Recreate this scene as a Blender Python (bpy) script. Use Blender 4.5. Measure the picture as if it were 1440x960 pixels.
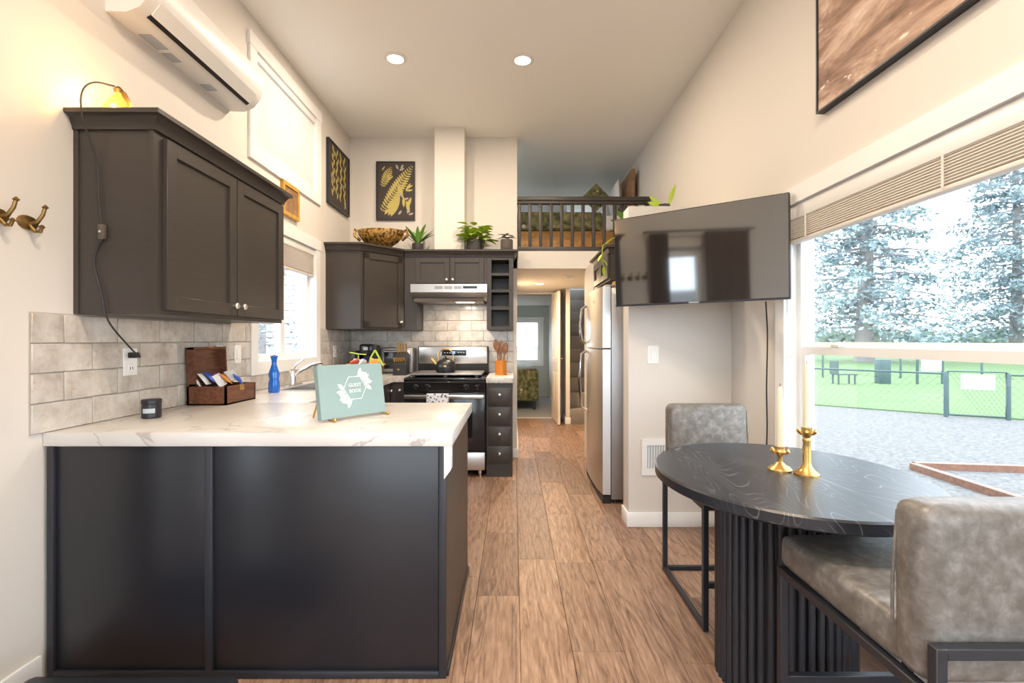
import bpy, bmesh, math, random
from mathutils import Vector, Matrix
random.seed(7)
PI = math.pi
C = bpy.context.scene.collection
scene = bpy.context.scene
for o in list(bpy.data.objects): bpy.data.objects.remove(o)

# ------------------------------------------------------------------ camera
cam_d = bpy.data.cameras.new('camera'); cam = bpy.data.objects.new('camera', cam_d); C.objects.link(cam)
cam.location = (0, 0, 1.28); cam.rotation_euler = (PI/2, 0, 0)
cam_d.sensor_width = 36; cam_d.lens = 36*690/1440; cam_d.shift_x = -2/1440; cam_d.shift_y = -2/1440
cam_d.clip_start = .05; cam_d.clip_end = 500
scene.camera = cam
# ------------------------------------------------------------------ world, exposure
w = bpy.data.worlds.new('world'); scene.world = w; w.use_nodes = True
bg = w.node_tree.nodes['Background']; bg.inputs[0].default_value = (.84, .91, 1, 1); bg.inputs[1].default_value = 5.6
scene.view_settings.view_transform = 'Standard'; scene.view_settings.look = 'None'
scene.view_settings.gamma = 1; scene.view_settings.use_curve_mapping = False
scene.view_settings.exposure = 0.38

# ------------------------------------------------------------------ materials
MATS = {}
def mat(name, col, rough=.5, metal=0, emit=None, estr=0, coat=0, spec=.5):
    m = bpy.data.materials.new(name); m.use_nodes = True
    b = m.node_tree.nodes['Principled BSDF']
    b.inputs['Base Color'].default_value = (*col, 1); b.inputs['Roughness'].default_value = rough
    b.inputs['Metallic'].default_value = metal; b.inputs['Coat Weight'].default_value = coat
    b.inputs['Specular IOR Level'].default_value = spec
    if emit: b.inputs['Emission Color'].default_value = (*emit, 1); b.inputs['Emission Strength'].default_value = estr
    MATS[name] = m; return m
class N:
    """tiny node helper bound to a material"""
    def __init__(s, m): s.t = m.node_tree; s.b = s.t.nodes['Principled BSDF']
    def n(s, typ, **k):
        x = s.t.nodes.new(typ)
        for a, v in k.items():
            if a.startswith('i_'): x.inputs[int(a[2:])].default_value = v
            else: setattr(x, a, v)
        return x
    def l(s, a, b): s.t.links.new(a, b)
    def coords(s, scale=(1,1,1), random_shift=False, rot=(0,0,0)):
        tc = s.n('ShaderNodeTexCoord'); mp = s.n('ShaderNodeMapping'); mp.inputs['Scale'].default_value = scale
        mp.inputs['Rotation'].default_value = rot
        if random_shift:
            oi = s.n('ShaderNodeObjectInfo'); ml = s.n('ShaderNodeVectorMath', operation='SCALE'); cb = s.n('ShaderNodeCombineXYZ')
            for i in range(3): s.l(oi.outputs['Random'], cb.inputs[i])
            s.l(cb.outputs[0], ml.inputs[0]); ml.inputs['Scale'].default_value = 37
            ad = s.n('ShaderNodeVectorMath', operation='ADD'); s.l(tc.outputs['Object'], ad.inputs[0]); s.l(ml.outputs[0], ad.inputs[1])
            s.l(ad.outputs[0], mp.inputs[0])
        else: s.l(tc.outputs['Object'], mp.inputs[0])
        return mp.outputs[0]
    def noise(s, vec, scale=5, detail=4, rough=.55, dist=0):
        x = s.n('ShaderNodeTexNoise'); s.l(vec, x.inputs['Vector']); x.inputs['Scale'].default_value = scale
        x.inputs['Detail'].default_value = detail; x.inputs['Roughness'].default_value = rough; x.inputs['Distortion'].default_value = dist
        return x.outputs['Fac']
    def ramp(s, fac, stops):
        r = s.n('ShaderNodeValToRGB'); s.l(fac, r.inputs[0]); e = r.color_ramp.elements
        while len(e) < len(stops): e.new(.5)
        for q, (p, c) in zip(e, stops): q.position = p; q.color = (*c, 1)
        return r.outputs[0]
    def mix(s, fac, a, b, blend='MIX'):
        x = s.n('ShaderNodeMix', data_type='RGBA', blend_type=blend)
        for v, i in ((fac, 0), (a, 6), (b, 7)):
            if isinstance(v, (int, float)): x.inputs[i].default_value = v
            elif isinstance(v, tuple): x.inputs[i].default_value = (*v, 1)
            else: s.l(v, x.inputs[i])
        return x.outputs[2]
    def base(s, c): s.l(c, s.b.inputs['Base Color'])
    def bump(s, h, strength=.2, dist=.01):
        x = s.n('ShaderNodeBump'); x.inputs['Strength'].default_value = strength; x.inputs['Distance'].default_value = dist
        s.l(h, x.inputs['Height']); s.l(x.outputs[0], s.b.inputs['Normal'])

def painted(name, col, rough=.6):
    m = mat(name, col, rough); n = N(m); f = n.noise(n.coords(), 160, 2)
    n.bump(f, .06, .002); return m
painted('wall_paint', (.72, .68, .63)); painted('ceiling_paint', (.93, .905, .87)); painted('trim_white', (.86, .86, .85), .4)
painted('loft_daylit_paint', (.72, .78, .80)); painted('bedroom_paint', (.55, .60, .55)); painted('door_paint', (.80, .74, .66), .45)  # loft walls: bluish daylight is put into the paint colour
def espresso(name, base, rough=.42):
    m = mat(name, base, rough); n = N(m); v = n.coords((3, 3, 30)); f = n.noise(v, 2, 3)
    n.base(n.ramp(f, [(.3, tuple(c*.94 for c in base)), (.7, tuple(c*1.07 for c in base))])); return m
espresso('cabinet', (.046, .038, .033)); espresso('cabinet_inside', (.022, .020, .020), .6)
mat('panel_dark', (.015, .015, .019), .30)
mat('knob_metal', (.80, .76, .70), .28, 1); mat('steel', (.62, .60, .58), .3, 1); mat('steel_side', (.36, .35, .35), .38, .85)
mat('chrome', (.8, .8, .82), .12, 1); mat('black_gloss', (.012, .012, .014), .12); mat('black_matte', (.016, .016, .018), .5)
mat('black_metal', (.030, .032, .040), .42, .3); mat('gold', (.62, .40, .14), .33, 1); mat('antique_brass', (.30, .19, .07), .38, 1)
mat('white_plastic', (.86, .86, .84), .35); mat('wax', (.74, .69, .50), .5); mat('white_metal', (.84, .84, .83), .35)
mat('warm_light', (1, .9, .75), .5, 0, (1, .86, .66), 14); mat('white_light', (1, .95, .9), .5, 0, (1, .92, .8), 10)
mat('blue_display', (.02, .05, .2), .3, 0, (.1, .3, 1), 3); mat('screen', (.012, .012, .013), .05, spec=1.0); MATS['screen'].node_tree.nodes['Principled BSDF'].inputs['IOR'].default_value = 1.9
mat('teal', (.26, .37, .36), .5); mat('print_white', (.90, .90, .88), .6); mat('blue_glass', (.005, .14, .62), .08, coat=.5)
mat('yellow_plastic', (.75, .45, .03), .4); mat('orange_ceramic', (.62, .22, .02), .35); mat('navy_plastic', (.03, .06, .35), .35)
mat('leaf_bright', (.44, .60, .05), .45); mat('leaf_green', (.17, .36, .06), .45); mat('leaf_dark', (.09, .11, .05), .5)
mat('soil', (.03, .02, .015), .9); mat('pot_dark', (.045, .042, .040), .55); mat('pot_brown', (.10, .08, .065), .6)
mat('print_gold', (.55, .46, .14), .7); mat('print_ground', (.055, .042, .040), .7); mat('print_grey', (.42, .38, .34), .7)
mat('plastic_packet', (.80, .80, .80), .25); mat('packet_blue', (.04, .10, .55), .3); mat('packet_orange', (.80, .30, .04), .3); mat('packet_purple', (.30, .05, .35), .3)
mat('candle_jar', (.014, .016, .020), .35); mat('grey_label', (.45, .50, .55), .5); mat('linen', (.82, .82, .84), .8)
mat('amber_glass', (.50, .20, .03), .1, 0, (1, .45, .08), .9); mat('bulb', (1, .7, .3), .5, 0, (1, .62, .2), 30)
mat('slat_white', (.88, .88, .88), .5, 0); mat('slat_wood', (.80, .74, .67), .5); mat('grout', (.52, .47, .41), .85)
mat('floor_joint', (.20, .13, .085), .7); mat('post_green', (.05, .09, .09), .5); mat('sign_white', (.55, .55, .56), .5)
def curtain_m():
    m = mat('curtain', (.16, .12, .10), .85); n = N(m); n.bump(n.noise(n.coords((1, 1, .2)), 60), .2)
curtain_m()
def glass_m():
    m = bpy.data.materials.new('window_glass'); m.use_nodes = True; t = m.node_tree; t.nodes.clear()
    o = t.nodes.new('ShaderNodeOutputMaterial'); mx = t.nodes.new('ShaderNodeMixShader'); tr = t.nodes.new('ShaderNodeBsdfTransparent'); g = t.nodes.new('ShaderNodeBsdfGlossy')
    g.inputs['Roughness'].default_value = .02; tr.inputs[0].default_value = (.95, .97, .97, 1); mx.inputs[0].default_value = .05
    t.links.new(tr.outputs[0], mx.inputs[1]); t.links.new(g.outputs[0], mx.inputs[2]); t.links.new(mx.outputs[0], o.inputs[0]); MATS['window_glass'] = m
glass_m()
def floor_m():
    m = mat('oak_plank', (.4, .25, .15), .42); n = N(m)
    v = n.coords((9, .9, 1), True); v2 = n.coords((4, .3, 1), True)
    big = n.noise(v2, 2.2, 3, .5, 1.6); rings = n.n('ShaderNodeMath', operation='MULTIPLY'); n.l(big, rings.inputs[0]); rings.inputs[1].default_value = 14
    fr = n.n('ShaderNodeMath', operation='PINGPONG'); n.l(rings.outputs[0], fr.inputs[0]); fr.inputs[1].default_value = 1
    grain = n.noise(v, 9, 6, .65)
    c = n.ramp(grain, [(.32, (.11, .058, .036)), (.5, (.30, .184, .122)), (.68, (.50, .355, .26))])
    c = n.mix(.42, c, n.ramp(fr.outputs[0], [(0, (.08, .042, .027)), (.3, (.33, .21, .14)), (1, (.47, .32, .23))]))
    oi = n.n('ShaderNodeObjectInfo')
    c = n.mix(.55, c, n.ramp(oi.outputs['Random'], [(0, (.24, .18, .16)), (.5, (.48, .46, .46)), (1, (.70, .62, .56))]), 'OVERLAY')
    n.base(c); n.bump(grain, .12, .002)
floor_m()
def counter_m():
    m = mat('marble_laminate', (.8, .78, .75), .28); n = N(m); v = n.coords((1, 1, 1)); a = n.noise(v, 1.7, 5, .6, 1.1)
    vein = n.ramp(a, [(.485, (0, 0, 0)), (.5, (1, 1, 1)), (.515, (0, 0, 0))])
    cl = n.ramp(n.noise(v, 3, 3), [(.3, (.62, .59, .56)), (.7, (.70, .68, .66))])
    n.base(n.mix(vein, cl, (.44, .40, .38))); return m
counter_m()
def tile_m():
    m = mat('glazed_tile', (.6, .56, .5), .16); n = N(m); v = n.coords((1, 1, 1), True)
    a = n.noise(v, 9, 5, .65); b = n.noise(v, 26, 4, .6)
    c = n.ramp(a, [(.3, (.40, .36, .32)), (.5, (.56, .52, .47)), (.7, (.68, .65, .61))])
    c = n.mix(n.ramp(b, [(.58, (0, 0, 0)), (.72, (.7, .7, .7))]), c, (.46, .34, .25)); n.base(c); n.bump(a, .25, .004)
tile_m()
def leather_m():
    m = mat('grey_leather', (.2, .18, .16), .38); n = N(m); v = n.coords(); a = n.noise(v, 30, 4, .6, .2)
    n.base(n.ramp(a, [(.36, (.120, .105, .090)), (.52, (.165, .150, .135)), (.68, (.235, .220, .205))])); n.bump(n.noise(v, 260, 2), .12, .001)
leather_m()
def table_m():
    m = mat('black_ash', (.02, .02, .025), .3); n = N(m); v = n.coords((1, 1, 1), rot=(0, 0, .5)); s = n.coords((2.6, .62, 1), rot=(0, 0, .35))
    a = n.noise(s, 1.9, 2, .5, .5); q = n.n('ShaderNodeMath', operation='MULTIPLY'); n.l(a, q.inputs[0]); q.inputs[1].default_value = 55
    f = n.n('ShaderNodeMath', operation='PINGPONG'); n.l(q.outputs[0], f.inputs[0]); f.inputs[1].default_value = 1
    line = n.ramp(f.outputs[0], [(.86, (0, 0, 0)), (.98, (1, 1, 1))]); br = n.ramp(n.noise(s, 3, 3), [(.42, (0, 0, 0)), (.62, (.75, .75, .75))])
    k = n.mix(1, line, br, 'MULTIPLY'); n.base(n.mix(k, (.020, .022, .028), (.24, .25, .28))); n.bump(f.outputs[0], .08, .001)
table_m()
def wood_m(name, dark, light, sc=(2, 2, 14), rough=.4):
    m = mat(name, light, rough); n = N(m); n.base(n.ramp(n.noise(n.coords(sc), 4, 4, .6, .6), [(.3, dark), (.7, light)]))
wood_m('box_wood', (.06, .018, .008), (.20, .07, .03), (14, 2, 14)); wood_m('bed_wood', (.55, .25, .06), (.85, .47, .15), (2, 9, 9)); wood_m('headboard_wood', (.16, .08, .04), (.42, .24, .12), (3, 3, 3))
wood_m('spoon_wood', (.16, .07, .035), (.36, .18, .08), (8, 8, 8)); wood_m('timber', (.15, .07, .045), (.24, .12, .075), (4, 4, 4)); wood_m('gold_frame_wood', (.42, .22, .03), (.70, .42, .08), (6, 6, 6))
def carved_m():
    m = mat('carved_gold', (.5, .3, .1), .35, .75); n = N(m); v = n.coords()
    f = n.noise(v, 45, 3); n.base(n.ramp(f, [(.35, (.05, .025, .01)), (.6, (.62, .36, .10))])); n.bump(f, .5, .01)
carved_m()
def quilt_m():
    m = mat('floral_quilt', (.08, .09, .04), .85); n = N(m); v = n.coords()
    vo = n.n('ShaderNodeTexVoronoi'); n.l(v, vo.inputs['Vector']); vo.inputs['Scale'].default_value = 8
    c = n.ramp(n.noise(v, 14, 4), [(.35, (.05, .055, .03)), (.55, (.20, .20, .08)), (.7, (.36, .31, .15))])
    sp = n.ramp(vo.outputs['Distance'], [(.16, (1, 1, 1)), (.24, (0, 0, 0))])
    pc = n.ramp(n.noise(v, 5, 1), [(.40, (.70, .45, .04)), (.5, (.62, .58, .45)), (.6, (.40, .10, .07))]); n.base(n.mix(sp, c, pc))
quilt_m()
def art_m():
    m = mat('abstract_paint', (.4, .25, .18), .7); n = N(m); v = n.coords((1, 1.0, 3.0), rot=(.75, 0, 0)); a = n.noise(v, 2.2, 6, .65, .5)
    c = n.ramp(a, [(.30, (.15, .09, .065)), (.45, (.36, .23, .17)), (.55, (.58, .41, .32)), (.68, (.82, .68, .58))])
    n.base(n.mix(n.ramp(n.noise(v, 11, 3), [(.66, (0, 0, 0)), (.70, (.9, .9, .9))]), c, (.85, .76, .68)))
art_m()
def towel_m():
    m = mat('towel_cloth', (.7, .7, .72), .85); n = N(m); v = n.coords(); vo = n.n('ShaderNodeTexVoronoi'); n.l(v, vo.inputs['Vector']); vo.inputs['Scale'].default_value = 38
    n.base(n.ramp(vo.outputs['Distance'], [(.3, (.10, .12, .22)), (.42, (.78, .78, .80))]))
towel_m()
def carpet_m(name, a, b, sc=180):
    m = mat(name, a, .95); n = N(m); f = n.noise(n.coords(), sc, 5, .75); n.base(n.ramp(f, [(.3, a), (.7, b)])); n.bump(f, .5, .01)
carpet_m('carpet', (.20, .18, .16), (.34, .31, .28)); carpet_m('bed_carpet', (.36, .36, .37), (.46, .46, .47))
carpet_m('gravel', (.06, .059, .058), (.20, .196, .192), 14); carpet_m('grass', (.085, .145, .05), (.12, .19, .075), 20)
mat('foliage', (.27, .34, .37), .7); mat('bark', (.26, .24, .24), .9); mat('far_green', (.20, .25, .20), .9); mat('brick_red', (.55, .10, .06), .8)
N(MATS['gravel']).b.inputs['Roughness'].default_value = .95

# ------------------------------------------------------------------ mesh builder
class MB:
    def __init__(s): s.v = []; s.f = []
    def add(s, vs, fs):
        k = len(s.v); s.v += [tuple(p) for p in vs]; s.f += [tuple(i+k for i in f) for f in fs]; return s
    def bm(s, b):
        b.verts.index_update(); s.add([v.co[:] for v in b.verts], [[v.index for v in f.verts] for f in b.faces]); b.free(); return s
    def box(s, x0, x1, y0, y1, z0, z1, bev=0, seg=2):
        x0, x1 = min(x0, x1), max(x0, x1); y0, y1 = min(y0, y1), max(y0, y1); z0, z1 = min(z0, z1), max(z0, z1)
        vs = [(x, y, z) for z in (z0, z1) for y in (y0, y1) for x in (x0, x1)]
        fs = [(0, 2, 3, 1), (4, 5, 7, 6), (0, 1, 5, 4), (2, 6, 7, 3), (0, 4, 6, 2), (1, 3, 7, 5)]
        if not bev: return s.add(vs, fs)
        b = bmesh.new(); q = [b.verts.new(p) for p in vs]
        for f in fs: b.faces.new([q[i] for i in f])
        bmesh.ops.bevel(b, geom=b.edges[:], offset=bev, segments=seg, affect='EDGES', profile=.5); return s.bm(b)
    def rings(s, rs, close=True, caps=True):
        n = len(rs[0]); vs = [p for r in rs for p in r]; fs = []
        for i in range(len(rs)-1):
            for j in range(n if close else n-1):
                k = (j+1) % n; fs.append((i*n+j, i*n+k, (i+1)*n+k, (i+1)*n+j))
        if caps and close: fs.append(tuple(reversed(range(n)))); fs.append(tuple((len(rs)-1)*n+j for j in range(n)))
        return s.add(vs, fs)
    def lathe(s, prof, c=(0, 0, 0), n=20, sx=1, sy=1, caps=True):
        return s.rings([[(c[0]+r*sx*math.cos(2*PI*j/n), c[1]+r*sy*math.sin(2*PI*j/n), c[2]+z) for j in range(n)] for r, z in prof], caps=caps)
    def tube(s, pts, r, n=8, r1=None):
        pts = [Vector(p) for p in pts]; rs = []; prev = None
        for i, p in enumerate(pts):
            d = (pts[min(i+1, len(pts)-1)]-pts[max(i-1, 0)]).normalized()
            a = prev if prev else (Vector((0, 0, 1)) if abs(d.z) < .9 else Vector((1, 0, 0)))
            u = d.cross(a).normalized(); a = u.cross(d).normalized(); prev = a
            rr = r if r1 is None else r+(r1-r)*i/(len(pts)-1)
            rs.append([p+rr*(math.cos(2*PI*j/n)*u+math.sin(2*PI*j/n)*a) for j in range(n)])
        return s.rings(rs)
    def smooth_tube(s, pts, r, n=6, sub=6):
        P = [Vector(p) for p in pts]; P = [P[0]*2-P[1]]+P+[P[-1]*2-P[-2]]; out = []
        for i in range(1, len(P)-2):
            a, b, c, d = P[i-1:i+3]
            for k in range(sub): t = k/sub; out.append(.5*((2*b)+(c-a)*t+(2*a-5*b+4*c-d)*t*t+(3*b-a-3*c+d)*t**3))
        return s.tube(out+[P[-2]], r, n)
    def prism(s, poly, axis, a, b):
        def P(u, v, t): return {'x': (t, u, v), 'y': (u, t, v), 'z': (u, v, t)}[axis]
        n = len(poly); vs = [P(u, v, a) for u, v in poly]+[P(u, v, b) for u, v in poly]
        return s.add(vs, [tuple(reversed(range(n))), tuple(range(n, 2*n))]+[(i, (i+1) % n, (i+1) % n+n, i+n) for i in range(n)])
    def leaf(s, p, d, up, L, W, bend=.3, n=5, th=.0015):
        p = Vector(p); d = Vector(d).normalized(); side = d.cross(Vector(up)).normalized(); nn = side.cross(d); l = []; r = []; m = []
        for i in range(n+1):
            t = i/n; c = p+d*L*t-nn*bend*L*t*t; wd = W*.5*math.sin(PI*min(1, t*.92+.06))**.8
            l.append(c+side*wd); r.append(c-side*wd); m.append(c-nn*wd*.25)
        vs = l+m+r; k = n+1; fs = []
        for i in range(n): fs += [(i, i+1, k+i+1, k+i), (k+i, k+i+1, 2*k+i+1, 2*k+i)]
        vs2 = [v-nn*th for v in vs]; q = len(vs)
        return s.add(vs+vs2, fs+[tuple(q+i for i in reversed(f)) for f in fs])
    def build(s, name, material, parent=None, world=True, smooth=True):
        me = bpy.data.meshes.new(name); o = bpy.data.objects.new(name, me); C.objects.link(o)
        off = Vector((0, 0, 0))
        if parent is None:
            xs, ys, zs = zip(*s.v); off = Vector(((min(xs)+max(xs))/2, (min(ys)+max(ys))/2, min(zs))); o.location = off
        else:
            o.parent = parent; r = parent
            while r.parent: r = r.parent
            if world: off = Vector(r.location)
        me.from_pydata([(a-off.x, b-off.y, c-off.z) for a, b, c in s.v], [], s.f)
        b = bmesh.new(); b.from_mesh(me); bmesh.ops.recalc_face_normals(b, faces=b.faces[:]); b.to_mesh(me); b.free()
        me.materials.append(MATS[material])
        if smooth:
            me.polygons.foreach_set('use_smooth', [True]*len(me.polygons)); me.set_sharp_from_angle(angle=math.radians(38))
        return o
def box(name, m, parent, *a, **k): return MB().box(*a, **k).build(name, m, parent)
def tag(o, label, cat, group=None):
    o['label'] = label; o['category'] = cat
    if group: o['group'] = group
    return o
def thing(name, label, cat, loc, rz=0, group=None):
    o = bpy.data.objects.new(name, None); C.objects.link(o); o.empty_display_size = .1
    o.location = loc; o.rotation_euler = (0, 0, rz); return tag(o, label, cat, group)
def struct(o): o['kind'] = 'structure'; return o
def cp(o, parent):
    c = o.copy(); C.objects.link(c); c.parent = parent
    for ch in list(o.children): cp(ch, c)
    return c
def share(src, name, parent, loc=None, rot=None):
    c = bpy.data.objects.new(name, src.data); C.objects.link(c); c.parent = parent
    if loc is not None: c.location = loc
    if rot is not None: c.rotation_euler = rot
    return c
def text_mesh(body, size, name, m, parent, matrix, ext=.0006):
    cu = bpy.data.curves.new(name, 'FONT'); cu.body = body; cu.size = size; cu.align_x = 'CENTER'; cu.align_y = 'CENTER'; cu.extrude = ext; cu.resolution_u = 2
    t = bpy.data.objects.new('tmp', cu); C.objects.link(t); bpy.context.view_layer.update()
    me = bpy.data.meshes.new_from_object(t.evaluated_get(bpy.context.evaluated_depsgraph_get())); bpy.data.objects.remove(t)
    me.transform(matrix); me.materials.clear(); me.materials.append(MATS[m]); o = bpy.data.objects.new(name, me); C.objects.link(o); o.parent = parent; return o

# ------------------------------------------------------------------ shell
LX, RX, BY, CZ = -1.78, 1.50, 5.35, 3.49
def wall_x(x0, x1, ya, yb, za, zb, holes):     # wall in a plane of constant x with holes (y0,y1,z0,z1)
    m = MB(); ys = sorted({ya, yb, *[h[0] for h in holes], *[h[1] for h in holes]}); zs = sorted({za, zb, *[h[2] for h in holes], *[h[3] for h in holes]})
    for a, b in zip(ys, ys[1:]):
        for c, d in zip(zs, zs[1:]):
            if not any(h[0] <= a and b <= h[1] and h[2] <= c and d <= h[3] for h in holes): m.box(x0, x1, a, b, c, d)
    return m
def wall_y(y0, y1, xa, xb, za, zb, holes):
    m = wall_x(y0, y1, xa, xb, za, zb, holes); m.v = [(b, a, c) for a, b, c in m.v]; return m
UW = (3.38, 4.41, 2.60, 3.27); LW = (3.39, 4.39, 1.13, 2.09); FW = (5.55, 7.8, 2.35, 3.38); SW = (-2.1, .25, .50, 2.0); TW = (8.05, 9.7, 2.4, 3.36); DR = (.62, 1.30, 0, 2.05); RW = (.75, 2.69, .50, 2.0)  # FW, SW, TW are unseen openings, added to let in more daylight
wl = struct(wall_x(LX-.15, LX, -2.75, 11.25, -.1, CZ+.1, [UW, LW, DR, FW]).build('wall_left', 'wall_paint', smooth=False))
wr = struct(wall_x(RX, RX+.15, -2.75, 11.25, -.1, CZ+.1, [RW, SW, TW]).build('wall_right', 'wall_paint', smooth=False))
wb = struct(wall_y(BY, BY+.11, LX, .04, -.1, CZ, []).build('wall_back', 'wall_paint', smooth=False))
struct(wall_y(-2.75, -2.6, LX, RX, -.1, CZ, [(-1.5, 1.25, .05, 2.4), (-1.5, 1.25, 2.62, 3.32)]).build('wall_rear', 'wall_paint', smooth=False))  # unseen rear openings added to bring daylight in, up to the ceiling
struct(MB().box(LX-.15, RX+.15, -2.75, 11.25, CZ, CZ+.12).build('ceiling', 'ceiling_paint'))
floor = struct(MB().box(LX, RX, -2.6, 8.07, -.1, -.012).build('floor', 'floor_joint'))
struct(MB().box(LX, RX, 8.07, 11.1, -.1, .0).build('floor_bedroom', 'bed_carpet'))
struct(wall_y(11.1, 11.25, LX, RX, -.1, CZ, [(-1.5, .60, .78, 1.72)]).build('wall_far', 'bedroom_paint', smooth=False))
# loft deck with stair opening, header above the hall, hall walls
ld = MB().box(LX, RX, BY, 7.45, 2.06, 2.25).box(LX, .80, 7.45, 11.1, 2.06, 2.25)
struct(ld.build('ceiling_hall', 'wall_paint'))
struct(MB().box(-.06, .04, BY+.11, 8.07, -.012, 2.06).build('wall_hall', 'wall_paint'))
struct(wall_y(8.07, 8.17, LX, .80, 0, 2.06, [(.06, .66, 0, 2.03)]).build('wall_bedroom_front', 'wall_paint', smooth=False))
struct(MB().box(.80, .86, 7.47, 11.1, 0, 2.25).build('wall_stair', 'wall_paint'))
struct(MB().box(.79, 1.5, 4.86, 5.46, 0, 2.06).build('wall_fridge_end', 'wall_paint'))
struct(MB().box(LX, .86, 7.9, 8.0, 2.25, CZ).box(.80, .86, 8.0, 10.0, 2.25, CZ).box(.86, RX, 9.9, 10.0, 2.25, CZ).build('wall_loft', 'loft_daylit_paint'))
struct(MB().box(-.82, -.51, 5.10, BY, 2.2, CZ).build('wall_column', 'wall_paint'))
pt = struct(MB().box(.79, RX, 3.37, 3.53, 0, 2.2, .003).build('wall_partition', 'wall_paint'))
# baseboards and door trim
def trim(name, *a): return struct(box(name, 'trim_white', None, *a, bev=.004))
trim('baseboard_left', LX, LX+.014, -2.6, .55, 0, .10); trim('baseboard_left', LX, LX+.014, 1.37, 1.84, 0, .10)
trim('baseboard_right', RX-.014, RX, -2.6, 3.37, 0, .10); trim('baseboard_partition', .776, RX, 3.356, 3.37, 0, .10); trim('baseboard_partition', .776, .79, 3.37, 3.53, 0, .10)
trim('baseboard_back', -.008, .054, 5.336, 5.35, 0, .10); trim('baseboard_hall', .04, .054, 5.35, 8.05, 0, .10); trim('baseboard_stair', .786, .80, 7.47, 8.05, 0, .10); trim('baseboard_stair', .786, .87, 7.456, 7.47, 0, .10)
dt = MB().box(.0, .06, 8.05, 8.19, 0, 2.03).box(.66, .72, 8.05, 8.19, 0, 2.03).box(.0, .72, 8.05, 8.19, 2.03, 2.10); struct(dt.build('trim_1', 'trim_white'))
trim('trim_2', .06, .66, 8.05, 8.10, -.01, .004)
# floor planks
pw = .213; src = {}
x = .029-9*pw
while x < RX:
    y = -2.6-random.uniform(0, 1.2)
    while y < 8.07:
        L = random.choice([1.22, 1.22, 1.22, .8]); y0, y1 = max(y, -2.6), min(y+L, 8.07); x0, x1 = max(x, LX), min(x+pw, RX); y += L
        if y1-y0 < .02 or x1-x0 < .02: continue
        w_, l_ = round(x1-x0, 3), round(y1-y0, 3)
        if (w_, l_) not in src:
            o = MB().box(-w_/2+.0006, w_/2-.0006, -l_/2+.0006, l_/2-.0006, -.012, 0, .0015, 1).build('plank', 'oak_plank', floor, world=False); src[(w_, l_)] = o
        else: o = share(src[(w_, l_)], 'plank', floor)
        o.location = Vector(((x0+x1)/2, (y0+y1)/2, 0))-floor.location
    x += pw
# backsplash tiles, children of the walls
def tiles_wall(parent, place, u0, u1, z0, z1, holes, uw=.262, zh=.1125, g=.004):
    rows = int(round((z1-z0)/zh+.49)); cache = {}
    for r in range(rows):
        za = z0+r*zh; zb = min(za+zh, z1)
        if zb-za < .015: continue
        u = u0-(uw/2 if r % 2 else 0)
        while u < u1-.01:
            segs = [(max(u, u0), min(u+uw, u1))]
            for h0, h1, hz0, hz1 in holes:
                if zb > hz0+.01 and za < hz1-.01:
                    segs = [q for a, b in segs for q in ((a, min(b, h0)), (max(a, h1), b))]
            for a, b in segs:
                if b-a < .02: continue
                key = (round(b-a, 3), round(zb-za, 3))
                if key not in cache:
                    o = MB().box(0, .009, -key[0]/2+g/2, key[0]/2-g/2, -key[1]/2+g/2, key[1]/2-g/2, .002, 1).build('tile', 'glazed_tile', parent, world=False); cache[key] = o
                else: o = share(cache[key], 'tile', parent)
                place(o, (a+b)/2, (za+zb)/2)
            u += uw
def place_left(o, u, z): o.location = Vector((LX+.003+random.uniform(0, .0012), u, z))-wl.location
def place_back(o, u, z): o.location = Vector((u, BY-.003-random.uniform(0, .0012), z))-wb.location; o.rotation_euler = (0, 0, -PI/2)
CT = .93
struct(MB().box(LX, LX+.004, 1.80, 3.30, CT, 1.385).box(LX, LX+.004, 4.48, BY, CT, 1.385).box(LX, LX+.004, 3.30, 4.48, CT, 1.05).build('wall_left_grout', 'grout')); struct(MB().box(LX, .0, BY-.004, BY, CT, 1.80).build('wall_back_grout', 'grout'))
tiles_wall(wl, place_left, 1.80, BY-.014, CT, 1.385, [(3.30, 4.48, 1.05, 2.2)])
tiles_wall(wb, place_back, LX+.014, 0, CT, 1.82, [(LX, -.98, 1.38, 2.2), (-.275, .1, 1.38, 2.2)])

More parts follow.
